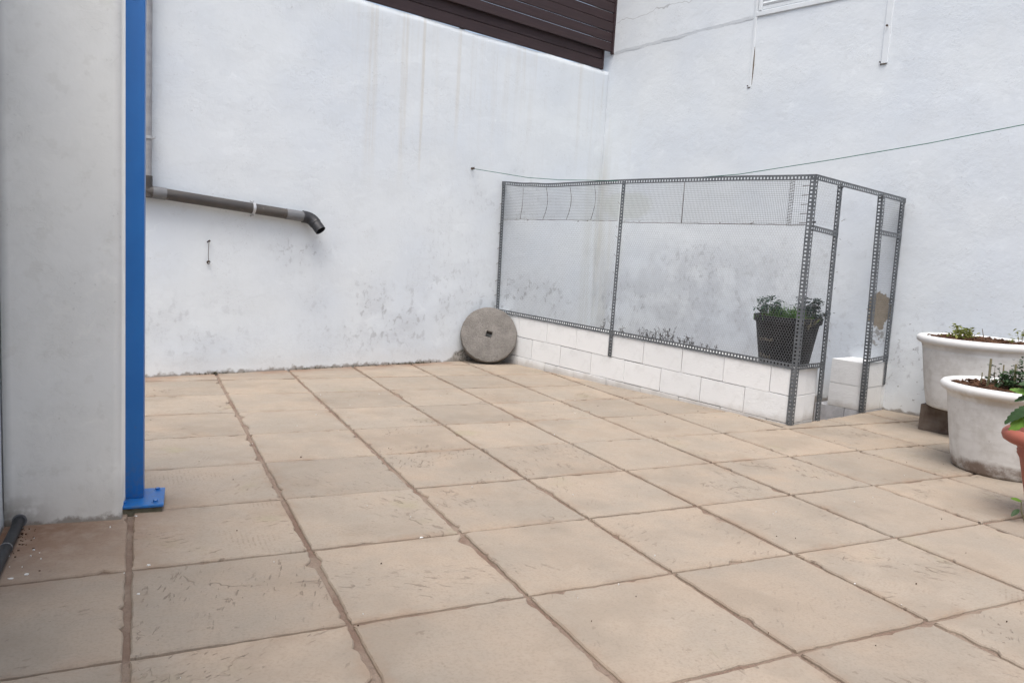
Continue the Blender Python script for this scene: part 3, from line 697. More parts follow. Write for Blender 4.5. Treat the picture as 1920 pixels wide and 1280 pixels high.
# ------------------------------------------------------------------ cage of slotted angle and wire netting
cg = thing('wire_cage', FC, 'grey slotted steel cage with wire netting on the block wall', 'cage')
WF = 0.040; PITCH = 0.0275
def angle_bar(name, p0, p1, w1, w2, dz=None, holes=(True, True), hl=0.013, hw=0.016):
    """L-section bar with punched slots: corner line p0-p1, flanges along w1 and w2"""
    p0, p1 = Vector(p0), Vector(p1); ax = p1-p0; L = ax.length; ax.normalize(); bm = bmesh.new()
    n = max(1, int(L/PITCH)); pt = L/n
    for wv_, hol in ((Vector(w1).normalized(), holes[0]), (Vector(w2).normalized(), holes[1])):
        cols = [0.0, 0.5*WF + 0.002 - hw/2, 0.5*WF + 0.002 + hw/2, WF]; rows = [0.0]
        for i in range(n): rows += [i*pt + pt/2 - hl/2, i*pt + pt/2 + hl/2]
        rows.append(L)
        V = [[bm.verts.new(p0 + ax*r + wv_*c) for c in cols] for r in rows]
        for i in range(len(rows)-1):
            for j in range(3):
                if hol and j == 1 and i % 2 == 1: continue
                bm.faces.new((V[i][j], V[i+1][j], V[i+1][j+1], V[i][j+1]))
    bmesh.ops.remove_doubles(bm, verts=bm.verts, dist=1e-5)
    bmesh.ops.recalc_face_normals(bm, faces=bm.faces)
    bmesh.ops.solidify(bm, geom=bm.faces[:], thickness=0.0022)
    if dz:
        for v in bm.verts: v.co.z += dz(v.co)
    return fin(name, bm, 'steel', cg)
Z = Vector((0, 0, 1))
def F(s, z, out=0.004): return CU*s - CI*out + Z*z          # on the long side
def S(s, z, out=0.004): return SU*s - SI*out + Z*z          # on the short side
FRONT_TOP = 1.800
def top_dz(co):
    s = max(0.0, min(3.4, co.dot(CU))); pts = ((0, 0.0), (0.786, 0.012), (1.77, 0.017), (2.25, 0.012), (2.66, 0.008), (3.0, 0.022), (3.4, 0.046))
    for (a, za), (b, zb) in zip(pts, pts[1:]):
        if s <= b: t = (s-a)/(b-a); return za + (zb-za)*t*t*(3-2*t)
    return pts[-1][1]
cn = -CI*0.004 - SI*0.004                                     # outer corner of the two sides
angle_bar('post', cn + Z*0.004, cn + Z*1.800 + CU*0.004, CU, SU)
angle_bar('post', F(1.790, 0.262, 0.007), F(1.772, 1.800, 0.007), CU*-1, CI)
angle_bar('post', F(3.372, 0.500, 0.005), F(3.385, 1.838, 0.005), CU*-1, CI)
angle_bar('post', S(0.402, -0.02, 0.005), S(0.372, 1.77, 0.005), SU*-1, SI)
angle_bar('post', S(1.074, 0.002, 0.007), S(0.995, 1.752, 0.007), SU, SI)
angle_bar('post', S(1.414, 0.215, 0.005), S(1.392, 1.755, 0.005), SU*-1, SI)
angle_bar('top_rail', F(-0.002, FRONT_TOP + 0.0, 0.0068), F(3.39, FRONT_TOP, 0.0068), -Z, CI, top_dz)
angle_bar('top_rail', S(-0.004, 1.800, 0.0075), S(1.395, 1.757, 0.0075), -Z, SI)
angle_bar('bottom_rail', F(0.02, 0.412, 0.0066), F(3.372, 0.412 + TILT*3.372, 0.0066), Z, CI)
angle_bar('bottom_rail', S(0.02, 0.412, 0.0072), S(0.37, 0.412, 0.0072), Z, SI)
angle_bar('bottom_rail', S(1.085, 0.412, 0.0095), S(1.405, 0.430, 0.0095), Z, SI)
angle_bar('middle_rail', S(0.02, 1.448, 0.0072), S(0.375, 1.424, 0.0072), -Z, SI)
angle_bar('middle_rail', S(1.01, 1.478, 0.0095), S(1.39, 1.468, 0.0095), -Z, SI)
# netting: every wire is a thin three-sided rod
def rods(name, segs, r, mat):
    vs = []; fs = []
    for a, b in segs:
        d = (b-a); x, y = frame(d); i = len(vs)
        for p in (a, b):
            for k in range(3): t = 2.0944*k + 0.5; vs.append(p + x*(r*math.cos(t)) + y*(r*math.sin(t)))
        for k in range(3): j = (k+1) % 3; fs.append((i+k, i+j, i+3+j, i+3+k))
    return tag(raw(name, vs, fs, mat, cg), kind='stuff')
def hexnet(P, s0, s1, z0, z1, w=0.0215, h=0.0185, seed=0):
    segs = []; nr = int((z1-z0)/h); nc = int((s1-s0)/w)
    def wob(s, z): 
        q = 0.004*nz(s*3, z*3, seed); return P(s + 0.0014*nz(s*9, z*9, seed+3), z + 0.0016*nz(s*8, z*7, seed+6), -0.004 + q)
    for i in range(nr):
        z = z0 + i*h; o = 0.5*w if i % 2 else 0.0
        for j in range(nc):
            s = s0 + j*w + o
            a = (s, z); b = (s, z + h*0.42); c = (s + w/2, z + h); d_ = (s - w/2, z + h)
            segs.append((wob(*a), wob(*b)))
            for q in (c, d_):
                if s0 - 0.001 <= q[0] <= s1 + 0.001: segs.append((wob(*b), wob(*q)))
    return segs
def sqnet(P, s0, s1, z0, z1, zt=None, p=0.0135, seed=0):
    segs = []; n = int((s1-s0)/p)
    zt = zt or (lambda s: z1)
    for i in range(n+1):
        s = s0 + (s1-s0)*i/n; bow = 0.006*nz(s*4, seed, 1)
        zz = [z0 + (zt(s)-z0)*t/4 for t in range(5)]
        pp = [P(s + 0.004*nz(s*2.0, z*3, seed), z, -0.004 + 0.004*nz(s*2, z*4, seed+2)) for z in zz]
        segs += list(zip(pp, pp[1:]))
    m = int((z1-z0)/p)
    for j in range(m+1):
        pp = []
        for i in range(41):
            s = s0 + (s1-s0)*i/40; z = z0 + (zt(s)-z0)*j/m + 0.002*nz(s*3, j*0.2, seed)
            pp.append(P(s + 0.004*nz(s*2.0, z*3, seed), z, -0.0045 + 0.004*nz(s*2, z*4, seed+2)))
        segs += list(zip(pp, pp[1:]))
    return segs
zt = lambda s: 1.765 + top_dz(CU*s)
bot = lambda s: 0.455 + TILT*s
rods('hexagonal_netting', hexnet(F, 0.03, 1.75, 0.45, 1.455, seed=1), 0.00058, 'wire')
rods('hexagonal_netting', hexnet(F, 1.80, 3.35, 0.49, 1.462, seed=2), 0.00058, 'wire')
rods('square_mesh', sqnet(F, 0.16, 1.11, 1.445, 1.765, zt, seed=3), 0.00095, 'darkwire')
rods('square_mesh', sqnet(F, 1.115, 1.77, 1.455, 1.765, zt, seed=4), 0.00095, 'darkwire')
rods('square_mesh', sqnet(F, 1.80, 3.35, 1.462, 1.765, zt, seed=5), 0.00095, 'darkwire')
rods('square_mesh', sqnet(F, 0.055, 0.19, 1.44, 1.765, zt, p=0.016, seed=6), 0.00095, 'darkwire')
rods('hexagonal_netting', hexnet(S, 0.03, 0.35, 1.45, 1.77, seed=7), 0.00058, 'wire')
rods('hexagonal_netting', hexnet(S, 0.03, 0.36, 0.45, 1.42, seed=8), 0.00058, 'wire')
rods('square_mesh', sqnet(S, 1.05, 1.37, 1.48, 1.735, None, p=0.016, seed=9), 0.0009, 'darkwire')
rods('hexagonal_netting', hexnet(S, 1.06, 1.38, 0.455, 1.44, seed=10), 0.00058, 'wire')
# tie wires
def cagewire(pts, r=0.0018, m='rust', name='tie_wire'):
    bm = bmesh.new(); tube(bm, pts, r, 5); return fin(name, bm, m, cg)
for a, b, z in ((0.03, 1.76, 1.447), (1.80, 3.34, 1.461)):
    cagewire([F(a + (b-a)*i/60, z + 0.0045*nz(i*0.35, a, 0) + 0.002*nz(i*1.3, a, 2), 0.0) for i in range(61)], 0.0022)
for s, bw_ in ((3.05, 0.022), (2.72, 0.050), (2.40, 0.046), (2.09, 0.040)):
    cagewire([F(s - bw_*math.sin(math.pi*i/10) + 0.02*i/10, 1.77 - 0.305*i/10, 0.012 + 0.01*math.sin(math.pi*i/10)) for i in range(11)], 0.0020)
cagewire([F(1.112 + 0.003*nz(i, 0, 0), 1.78 - 0.33*i/10, 0.004) for i in range(11)], 0.0026)
for i in range(16):
    s = 0.165 + 0.012*nz(i*2.1, 5, 5); z = 1.452 + i*0.0205
    cagewire([F(s+0.022, z, 0.006), F(s+0.004, z+0.006, 0.012), F(s-0.016, z+0.014, 0.006)], 0.0015)
random.seed(11)
for i in range(10):
    s = random.uniform(0.2, 3.2); z = 1.46 + random.uniform(-0.01, 0.004)
    cagewire([F(s, z, 0.004), F(s-0.01, z-0.006, 0.012), F(s-0.02, z+0.004, 0.006)], 0.002)
for k_ in range(9):
    z = 0.5 + k_*0.125; cagewire([S(0.39, z, 0.012), S(0.375+0.05*random.random(), z+random.uniform(-.02, .02), 0.02)], 0.0014)
for k_ in range(8):
    z = 0.55 + k_*0.15 + random.uniform(-.03, .03)
    cagewire([F(1.80, z, 0.012), F(1.785 - 0.03*random.random(), z-0.02, 0.018)], 0.0014); cagewire([F(3.36, z, 0.012), F(3.395, z-0.015, 0.02)], 0.0022)
for k_ in range(5):
    z = 1.46 + 0.065*k_; cagewire([F(0.09, z, 0.004), F(0.035, z+0.002, 0.010)], 0.0022)
for s, z in ((0.36, 1.745), (0.985, 1.735), (0.03, 1.47), (0.02, 0.44)):
    bm = bmesh.new(); x_, y_ = frame(SI); tube(bm, [S(s, z, 0.006), S(s, z, 0.014)], 0.0085, 6); fin('bolt', bm, 'darkwire', cg)

# line from the wall hook over the cage
ln = thing('washing_line', CORNER + UB*-1.808 + Z*1.932, 'thin dark green wire line running from a wall hook over the cage', 'line')
o0 = ln.location
pts3 = [(3.004, 5.053, 1.932), (3.182, 4.736, 1.882), (3.336, 4.46, 1.838), (3.511, 4.149, 1.816), (3.80, 3.634, 1.808), (4.06, 3.170, 1.818), (4.326, 2.696, 1.853), (4.666, 2.089, 1.954), (4.972, 1.543, 2.054), (5.24, 1.065, 2.158), (5.52, 0.57, 2.27), (5.80, 0.07, 2.39)]
bm = bmesh.new(); tube(bm, [Vector(p) - o0 for p in pts3], 0.0030, 6); fin('wire', bm, 'greenline', ln, True)
bm = bmesh.new(); q = NB*-1
tube(bm, [NB*0.02, q*0.022, q*0.034 + Z*0.010, q*0.040 + Z*0.0, q*0.030 - Z*0.012], 0.005, 8); tube(bm, [NB*0.01, q*0.006], 0.013, 10); fin('hook', bm, 'rust', ln, True, 50)

# ------------------------------------------------------------------ cable trunking on the house wall
for s, z0, w_, lab in ((1.812, 2.822, 0.030, 'thin white cable trunking beside the shuttered window corner'), (3.062, 2.872, 0.055, 'white cable trunking on the side wall right of the window')):
    t_ = thing('cable_trunking', CORNER + RD*s + Z*z0, lab, 'trunking', RZR, 'cable trunking on the side wall')
    bm = bmesh.new(); box(bm, (-w_/2, -0.009 if w_ < 0.04 else -0.007, 0.0), (w_/2, 0.012, 3.2), 0.006, 3); fin('cover', bm, 'trunk', t_)
    bm = bmesh.new(); box(bm, (-w_/2 - 0.006, -0.010, -0.005), (w_/2 - 0.010, 0.01, -0.001), 0.001); box(bm, (-w_/2 - 0.010, -0.016, 0.012), (-w_/2 - 0.002, 0.004, 0.02), 0.001); fin('end_clip', bm, 'rust', t_)
    if w_ < 0.04:
        bm = bmesh.new(); tube(bm, [(w_/2 + 0.004, -0.002, 0.02), (w_/2 + 0.007, -0.004, 0.2), (w_/2 + 0.003, -0.002, 0.37)], [0.002, 0.006, 0.002], 6); fin('cable', bm, 'twig', t_)
    else:
        bm = bmesh.new(); tube(bm, [(0.0, -0.03, 0.30), (0.0, -0.02, 0.30)], 0.009, 8); fin('screw', bm, 'rust', t_)

# ------------------------------------------------------------------ millstone
ms = thing('millstone', (3.172, 4.775, 0), 'round grey stone wheel with a square hole leaning in the corner', 'millstone')
RM, TH = 0.286, 0.105
hole = 0.030
bm = bmesh.new(); seg = 72
def sq(k):      # square hole, turned a little
    a = 2*math.pi*k/seg + R(16); c_, s_ = math.cos(a), math.sin(a); m_ = hole/max(abs(c_), abs(s_)); b_ = 2*math.pi*k/seg; return m_*math.cos(b_), m_*math.sin(b_)
def ringv(fn, z): return [bm.verts.new((*fn(k), z)) for k in range(seg)]
def cir(r, am=0.003): return lambda k: tuple((r + am*nz(math.cos(2*math.pi*k/seg)*4, math.sin(2*math.pi*k/seg)*4, r*7) - (0.016*max(0, nz(k*0.45, 2.0, r*3) - 0.35)))*f(2*math.pi*k/seg) for f in (math.cos, math.sin))
def sqs(sc_): return lambda k: tuple(v*sc_ for v in sq(k))
rs = [ringv(sqs(0.93), 0.0), ringv(sqs(0.95), TH-0.008), ringv(sqs(1.12), TH), ringv(cir(RM*0.35, 0), TH+0.001), ringv(cir(RM*0.7, 0), TH-0.001), ringv(cir(RM-0.016), TH-0.001), ringv(cir(RM-0.005), TH-0.006), ringv(cir(RM), TH-0.018), ringv(cir(RM), 0.018), ringv(cir(RM-0.012), 0.0)]
for A, B in zip(rs, rs[1:] + rs[:1]):
    for k in range(seg): j = (k+1) % seg; bm.faces.new((A[k], A[j], B[j], B[k]))
# stand it up: disc axis -> towards the camera, leaning back
az = math.atan2(-2.162 - 4.775, 0.029 - 3.172) + R(4)
lean = R(20)
nrm = Vector((math.cos(az)*math.cos(lean), math.sin(az)*math.cos(lean), math.sin(lean)))
side = Vector((-math.sin(az), math.cos(az), 0)); upv = nrm.cross(side)
mat3 = Matrix((side, upv, nrm)).transposed()
base_c = upv*RM - nrm*TH
for v in bm.verts: v.co = mat3 @ v.co + base_c + Vector((0, 0, 0.0))
zmin = min(v.co.z for v in bm.verts)
for v in bm.verts: v.co.z -= zmin - 0.0
st_o = fin('stone_wheel', bm, 'stone', ms, True, 35)

# ------------------------------------------------------------------ plants
def leaf_geo(vs, fs, p, d, up, L, W, fold=0.25, curl=0.3):
    """one small leaf: 6 vertices folded on the midrib"""
    d = d.normalized(); s = d.cross(up); 
    if s.length < 1e-3: s = d.cross(Vector((1, 0, 0)))
    s.normalize(); n = s.cross(d); i = len(vs)
    vs += [p, p + d*L*0.45 - s*W*0.5 + n*W*fold, p + d*L*0.5, p + d*L*0.45 + s*W*0.5 + n*W*fold, p + d*L - n*L*curl*0.3, p + d*L*0.8 - s*W*0.3 + n*W*fold*.5, p + d*L*0.8 + s*W*0.3 + n*W*fold*.5]
    fs += [(i, i+1, i+2), (i, i+2, i+3), (i+1, i+5, i+2), (i+5, i+4, i+2), (i+2, i+4, i+6), (i+2, i+6, i+3)]
def rdir(rnd, zlo=-0.2, zhi=1.0):
    a = rnd.uniform(0, 2*math.pi); z = rnd.uniform(zlo, zhi); r = math.sqrt(max(0, 1-z*z)); return Vector((r*math.cos(a), r*math.sin(a), z))
def clump(name, parent, c, rx, rz, n, L, W, m, seed, stems=None, stem_m='twig'):
    rnd = random.Random(seed); vs = []; fs = []; c = Vector(c); bm = bmesh.new()
    tips = []
    for i in range(stems or 10):
        d = rdir(rnd, 0.15, 1.0); tip = c + Vector((d.x*rx, d.y*rx, d.z*rz))*rnd.uniform(0.6, 1.0); tips.append(tip)
        b = c + Vector((d.x*rx*0.3, d.y*rx*0.3, -0.01)); md = b.lerp(tip, 0.5) + Vector((0, 0, rz*0.12))
        tube(bm, [b, md, tip], [0.0025, 0.002, 0.001], 4); 
        tips.append(md)
    for i in range(n):
        t_ = rnd.choice(tips); p = t_ + rdir(rnd, -0.6, 0.8)*rnd.uniform(0, 0.35)*min(rx, rz)
        leaf_geo(vs, fs, p, rdir(rnd, -0.3, 0.8), Vector((0, 0, 1)) + rdir(rnd)*0.4, L*rnd.uniform(0.6, 1.25), W*rnd.uniform(0.7, 1.2))
    raw(name, vs, fs, m, parent); fin('stems', bm, stem_m, parent)
def soil_disc(name, parent, r, z, seed, m='soil', amp=0.015):
    vs = []; fs = []; seg = 40; ringn = 9
    vs.append((0, 0, z + amp))
    for j in range(1, ringn+1):
        rr = r*j/ringn
        for k in range(seg):
            a = 2*math.pi*k/seg; x, y = rr*math.cos(a), rr*math.sin(a); vs.append((x, y, z + amp*(1.2 - j/ringn) + amp*0.9*nz(x*18, y*18, seed)))
    for k in range(seg): fs.append((0, 1+k, 1+(k+1) % seg))
    for j in range(ringn-1):
        for k in range(seg): a = 1+j*seg+k; b = 1+j*seg+(k+1) % seg; fs.append((a, a+seg, b+seg, b))
    return raw(name, vs, fs, m, parent, True)
def chips(parent, r, z, n, seed, size=0.022, m='bark'):
    rnd = random.Random(seed); vs = []; fs = []
    for i in range(n):
        a = rnd.uniform(0, 6.283); q = r*math.sqrt(rnd.random()); c = Vector((q*math.cos(a), q*math.sin(a), z + rnd.uniform(-0.002, 0.018)))
        X = rdir(rnd, -0.35, 0.35); Y = X.cross(rdir(rnd, 0.3, 1)).normalized(); N = X.cross(Y); l = size*rnd.uniform(0.4, 1.3); w_ = l*rnd.uniform(0.3, 0.6); h = 0.003; i0 = len(vs)
        for sx, sy, sz in ((-1, -1, -1), (1, -.7, -1), (.8, 1, -1), (-1, .8, -1), (-1, -1, 1), (1, -.7, 1), (.8, 1, 1), (-1, .8, 1)): vs.append(c + X*l*sx*.5 + Y*w_*sy*.5 + N*h*sz)
        fs += [tuple(i0+j for j in f) for f in ((3, 2, 1, 0), (4, 5, 6, 7), (0, 1, 5, 4), (1, 2, 6, 5), (2, 3, 7, 6), (3, 0, 4, 7))]
    tag(raw('bark_chips', vs, fs, m, parent), kind='stuff')
def stick(parent, pts, r0, r1, m='twig', name='stem'):
    bm = bmesh.new(); n = len(pts); tube(bm, pts, [r0 + (r1-r0)*i/(n-1) for i in range(n)], 7); return fin(name, bm, m, parent, True, 60)

PROF = [(0.0, 0.0), (0.262, 0.0), (0.274, 0.006), (0.280, 0.02), (0.294, 0.09), (0.313, 0.20), (0.330, 0.32), (0.342, 0.405), (0.345, 0.418), (0.343, 0.424), (0.346, 0.430), (0.352, 0.452),
        (0.362, 0.462), (0.376, 0.466), (0.386, 0.475), (0.391, 0.490), (0.388, 0.505), (0.378, 0.516), (0.362, 0.520), (0.348, 0.516), (0.340, 0.505), (0.334, 0.47), (0.325, 0.41), (0.0, 0.40)]
def planter(loc, lab, m, rz=0.0, sc_=1.0):
    t_ = thing('white_planter', loc, lab, 'planter', rz, 'large white round planters')
    bm = bmesh.new(); lathe(bm, [(r*sc_, z*sc_) for r, z in PROF], 96); fin('pot', bm, m, t_, True, 60); return t_
# rear planter on its block
rp = planter((5.464, 1.330, 0.196), 'white planter raised on a brown block against the side wall', 'planter')
soil_disc('soil', rp, 0.336, 0.488, 3, amp=0.024); chips(rp, 0.320, 0.497, 460, 21, 0.034)
CAMR = Vector((0.55, -0.835, 0)); CAMF = Vector((0.835, 0.55, 0))      # picture right and away, at the planters
def pp(r_, f_, z): return CAMR*r_ + CAMF*f_ + Z*z
clump('foliage', rp, pp(-0.11, -0.04, 0.505), 0.14, 0.10, 190, 0.030, 0.020, 'leafyellow', 5, 14, 'greentwig')
clump('foliage', rp, pp(0.27, 0.02, 0.495), 0.12, 0.14, 90, 0.026, 0.016, 'leafyellow', 6, 10, 'twig')
clump('foliage', rp, pp(0.07, 0.03, 0.475), 0.06, 0.05, 36, 0.025, 0.015, 'leafyellow', 7, 5)
stick(rp, [pp(0.04, 0.02, 0.46), pp(0.035, 0.02, 0.53), pp(0.02, 0.02, 0.59)], 0.004, 0.002)
for i in range(7):
    a = pp(0.05+0.04*i, -0.06-0.02*(i % 3), 0.475); stick(rp, [a, a + pp(0.06, -0.01, 0.018), a + pp(0.12, 0.02*(i % 2), 0.004)], 0.003, 0.0015)
pb = thing('brown_block', (5.283, 1.574, 0), 'brown concrete block under the rear white planter', 'block', RZR)
bm = bmesh.new(); box(bm, (-0.005, 0.0, 0.0), (0.46, 0.42, 0.192), 0.004, 2); fin('block_body', bm, 'plinth', pb)
# front planter
fp = planter((4.735, 0.600, 0.0), 'front white planter with a muddy base standing on the paving', 'planter2')
soil_disc('soil', fp, 0.336, 0.480, 8, amp=0.024); chips(fp, 0.320, 0.490, 480, 31, 0.034)
for r_, f_, z, h, r0 in ((-0.015, 0.0, 0.46, 0.165, 0.008), (0.055, 0.03, 0.46, 0.14, 0.005), (0.115, 0.02, 0.46, 0.15, 0.007), (-0.05, 0.05, 0.46, 0.09, 0.004)):
    r_ -= 0.125; h *= 1.25; stick(fp, [pp(r_, f_, z), pp(r_+0.004, f_, z+h*.5), pp(r_+0.002, f_+.004, z+h)], r0, r0*0.85, 'greentwig')
for i in range(9):
    rnd = random.Random(40+i); a = pp(rnd.uniform(-0.10, 0.14), rnd.uniform(-0.05, 0.08), 0.46); d_ = pp(rnd.uniform(-0.05, 0.14), rnd.uniform(-.04, .04), rnd.uniform(0.06, 0.14))
    stick(fp, [a, a + d_*0.5 + Z*0.01, a + d_], 0.004, 0.0018)
clump('foliage', fp, pp(-0.10, 0.02, 0.49), 0.09, 0.17, 110, 0.022, 0.016, 'leafdark', 9, 8)
clump('foliage', fp, pp(0.10, 0.02, 0.49), 0.19, 0.22, 640, 0.026, 0.019, 'leafdark', 10, 18)
clump('foliage', fp, pp(0.0, 0.06, 0.485), 0.11, 0.14, 190, 0.024, 0.017, 'leafdark', 11, 10)

# terracotta pot with the large toothed leaves at the right edge
tp = thing('terracotta_pot', (3.968, -0.080, 0.0), 'terracotta coloured pot with toothed green leaves at the right edge', 'potted plant')
bm = bmesh.new(); lathe(bm, [(0, 0), (0.078, 0.0), (0.083, 0.006), (0.108, 0.14), (0.142, 0.29), (0.156, 0.315), (0.154, 0.322), (0.158, 0.330), (0.154, 0.337), (0.158, 0.345), (0.160, 0.362), (0.200, 0.366), (0.221, 0.378), (0.229, 0.398), (0.226, 0.416), (0.212, 0.430), (0.185, 0.434), (0.166, 0.426), (0.155, 0.39), (0.0, 0.375)], 72)
fin('pot', bm, 'terracotta', tp, True, 60)
soil_disc('soil', tp, 0.155, 0.385, 14)
TR = Vector((0.463, -0.886, 0)); TF = Vector((0.886, 0.463, 0))
def tpp(r_, f_, z): return TR*((r_*1.10 - 0.012) if z > 0.4 else r_) + TF*f_ + Z*z
def big_leaf(base, tip, upn, W, seed, m='leafbright'):
    """toothed leaf blade, cupped along the midrib"""
    rnd = random.Random(seed); base = Vector(base); tip = Vector(tip); d = tip-base; L = d.length; d.normalize(); s = d.cross(Vector(upn)).normalized(); n_ = s.cross(d); vs = []; fs = []; N = 14
    for i in range(N+1):
        t = i/N; w_ = W*(math.sin(math.pi*min(1, t*0.93+0.05))**0.75)*(1-0.28*t); tooth = 1.0 if i % 2 else 0.80
        mid = base + d*L*t - n_*L*0.16*t*t
        vs += [mid + s*w_*0.5*tooth + n_*w_*0.10 + d*(0.03*L if i % 2 else 0), mid + s*w_*0.25 + n_*w_*0.08, mid, mid - s*w_*0.25 + n_*w_*0.08, mid - s*w_*0.5*tooth + n_*w_*0.10 + d*(0.03*L if i % 2 else 0)]
    for i in range(N):
        for j in range(4): a = i*5+j; fs.append((a, a+1, a+6, a+5))
    return raw('leaf', vs, fs, m, tp, True)
for (b, t, u, W_, m_) in (
    ((-.08, -.06, .560), (-.192, -.10, .470), (-.5, -.7, .6), .085, 'leafdark'), ((-.075, -.05, .545), (-.165, -.12, .435), (-.2, -.8, .5), .095, 'leafbright'),
    ((-.06, 0, .61), (-.165, -.03, .575), (-.1, -.5, .9), .070, 'leafdark'), ((-.06, 0, .65), (-.150, -.04, .660), (-.1, -.6, .8), .075, 'leafdark'),
    ((-.05, 0, .68), (-.120, -.03, .745), (-.5, -.6, .4), .065, 'leafbright'), ((-.04, -.02, .55), (-.11, -.12, .50), (0, -.6, .7), .08, 'leafbright'),
    ((-.03, -.03, .62), (-.075, -.12, .585), (0, -.7, .7), .08, 'leafbright'), ((0, 0, .66), (.08, -.08, .66), (0, -.5, .8), .08, 'leafdark'), ((.03, 0, .6), (.13, -.06, .56), (0, -.5, .8), .09, 'leafbright'),
    ((-.05, .02, .70), (-.085, .03, .80), (-.5, -.7, .3), .055, 'leafdark'), ((0, .05, .68), (.02, .14, .70), (0, -.3, .9), .08, 'leafdark'), ((.02, .0, .70), (.06, .0, .80), (-.2, -.9, .2), .06, 'leafbright'),
    ((-.105, -.12, .10), (-.145, -.14, .115), (0, -.4, .9), .035, 'leafbright'), ((-.11, -.12, .06), (-.135, -.16, .035), (0, -.7, .6), .03, 'leafdark'),
    ((-.10, -.02, .60), (-.185, -.02, .625), (-.1, -.6, .8), .05, 'leafbright'), ((-.02, -.05, .58), (-.02, -.14, .52), (0, -.8, .5), .08, 'leafdark')):
    big_leaf(tpp(*b), tpp(*t), tpp(*u), W_, int(abs(b[0]*999)), m_)
for pts in ([(0, 0, .38), (-.03, -.02, .5), (-.08, -.06, .56)], [(0, 0, .38), (-.03, 0, .55), (-.06, 0, .66)], [(0, 0, .38), (-.02, .01, .58), (-.05, .02, .70)], [(.02, 0, .38), (.02, 0, .55), (.02, 0, .70)], [(0, 0, .38), (-.03, -.03, .52), (-.075, -.05, .545)],
            [(-.08, -.10, .0), (-.10, -.11, .05), (-.105, -.12, .10)], [(0, .02, .38), (0, .05, .55), (0, .05, .68)]):
    stick(tp, [tpp(*q) for q in pts], 0.004, 0.002, 'greentwig')

# black pot in the cage
kp = thing('black_pot', FC + CU*0.255 + CI*0.275 + Z*0.378, 'black plastic pot of grass and bluish herbs inside the cage', 'potted plant')
bm = bmesh.new(); lathe(bm, [(0, 0), (0.172, 0), (0.178, 0.006), (0.230, 0.335), (0.232, 0.345), (0.245, 0.347), (0.250, 0.352), (0.253, 0.390), (0.250, 0.396), (0.243, 0.396), (0.238, 0.388), (0.232, 0.345), (0, 0.335)], 64); fin('pot', bm, 'blackpot', kp, True, 35)
soil_disc('soil', kp, 0.234, 0.352, 17, amp=0.02)
KR = Vector((0.72, -0.694, 0)); KF = Vector((0.694, 0.72, 0))
def kpp(r_, f_, z): return KR*r_ + KF*f_ + Z*z
clump('foliage', kp, kpp(-0.15, -0.06, 0.375), 0.13, 0.15, 620, 0.020, 0.018, 'leafblue', 51, 22)
clump('foliage', kp, kpp(0.16, 0.02, 0.375), 0.15, 0.18, 900, 0.020, 0.018, 'leafdeep', 52, 24)
clump('foliage', kp, kpp(0.04, 0.10, 0.37), 0.12, 0.13, 160, 0.020, 0.018, 'leafdeep', 53, 12)
rnd = random.Random(60); vs = []; fs = []
for i in range(420):
    q = kpp(rnd.gauss(-0.01, 0.075), rnd.gauss(-0.09, 0.05), 0.36); d_ = rdir(rnd, 0.45, 1.0); L = rnd.uniform(0.07, 0.17); s_ = d_.cross(Z).normalized()*0.0022; bend = Vector((d_.x, d_.y, -0.5))*L*0.22; i0 = len(vs)
    vs += [q - s_, q + s_, q + d_*L*.55 - s_*.9, q + d_*L*.55 + s_*.9, q + d_*L + bend]; fs += [(i0, i0+1, i0+3, i0+2), (i0+2, i0+3, i0+4)]
raw('grass_tuft', vs, fs, 'grass', kp)
clump('foliage', kp, kpp(0.13, -0.12, 0.365), 0.07, 0.05, 60, 0.024, 0.016, 'grass', 61, 8)
for i in range(10):
    rnd = random.Random(80+i); a = kpp(rnd.uniform(0.06, 0.2), rnd.uniform(-0.18, -0.08), 0.37)
    stick(kp, [a, a + kpp(rnd.uniform(-.02, .05), -0.05, 0.03), a + kpp(rnd.uniform(-.03, .07), -0.085, -0.05*rnd.random()-0.01)], 0.0016, 0.001, 'greentwig')
for i, (z, w_, a0_) in enumerate(((0.215, 0.085, -1.02), (0.085, 0.075, -1.05))):      # worn scraps of sticker on the side
    vs = []; fs = []; rnd = random.Random(70+i); n_ = 12; fz = lambda zz: 0.178 + (zz-0.006)*(0.052/0.329) + 0.0012
    azv = math.atan2(-KF.y, -KF.x)
    for k_ in range(n_+1):
        a = azv + a0_ + w_/0.2*(k_/n_ - 0.2)*1.6; h0 = z - 0.010*rnd.random() - 0.004; h1 = z + 0.022*rnd.random() + 0.003
        for zz in (h0, h1): vs.append((fz(zz)*math.cos(a), fz(zz)*math.sin(a), zz))
    for k_ in range(n_): fs.append((2*k_, 2*k_+2, 2*k_+3, 2*k_+1))
    raw('sticker_scrap', vs, fs, 'label', kp)

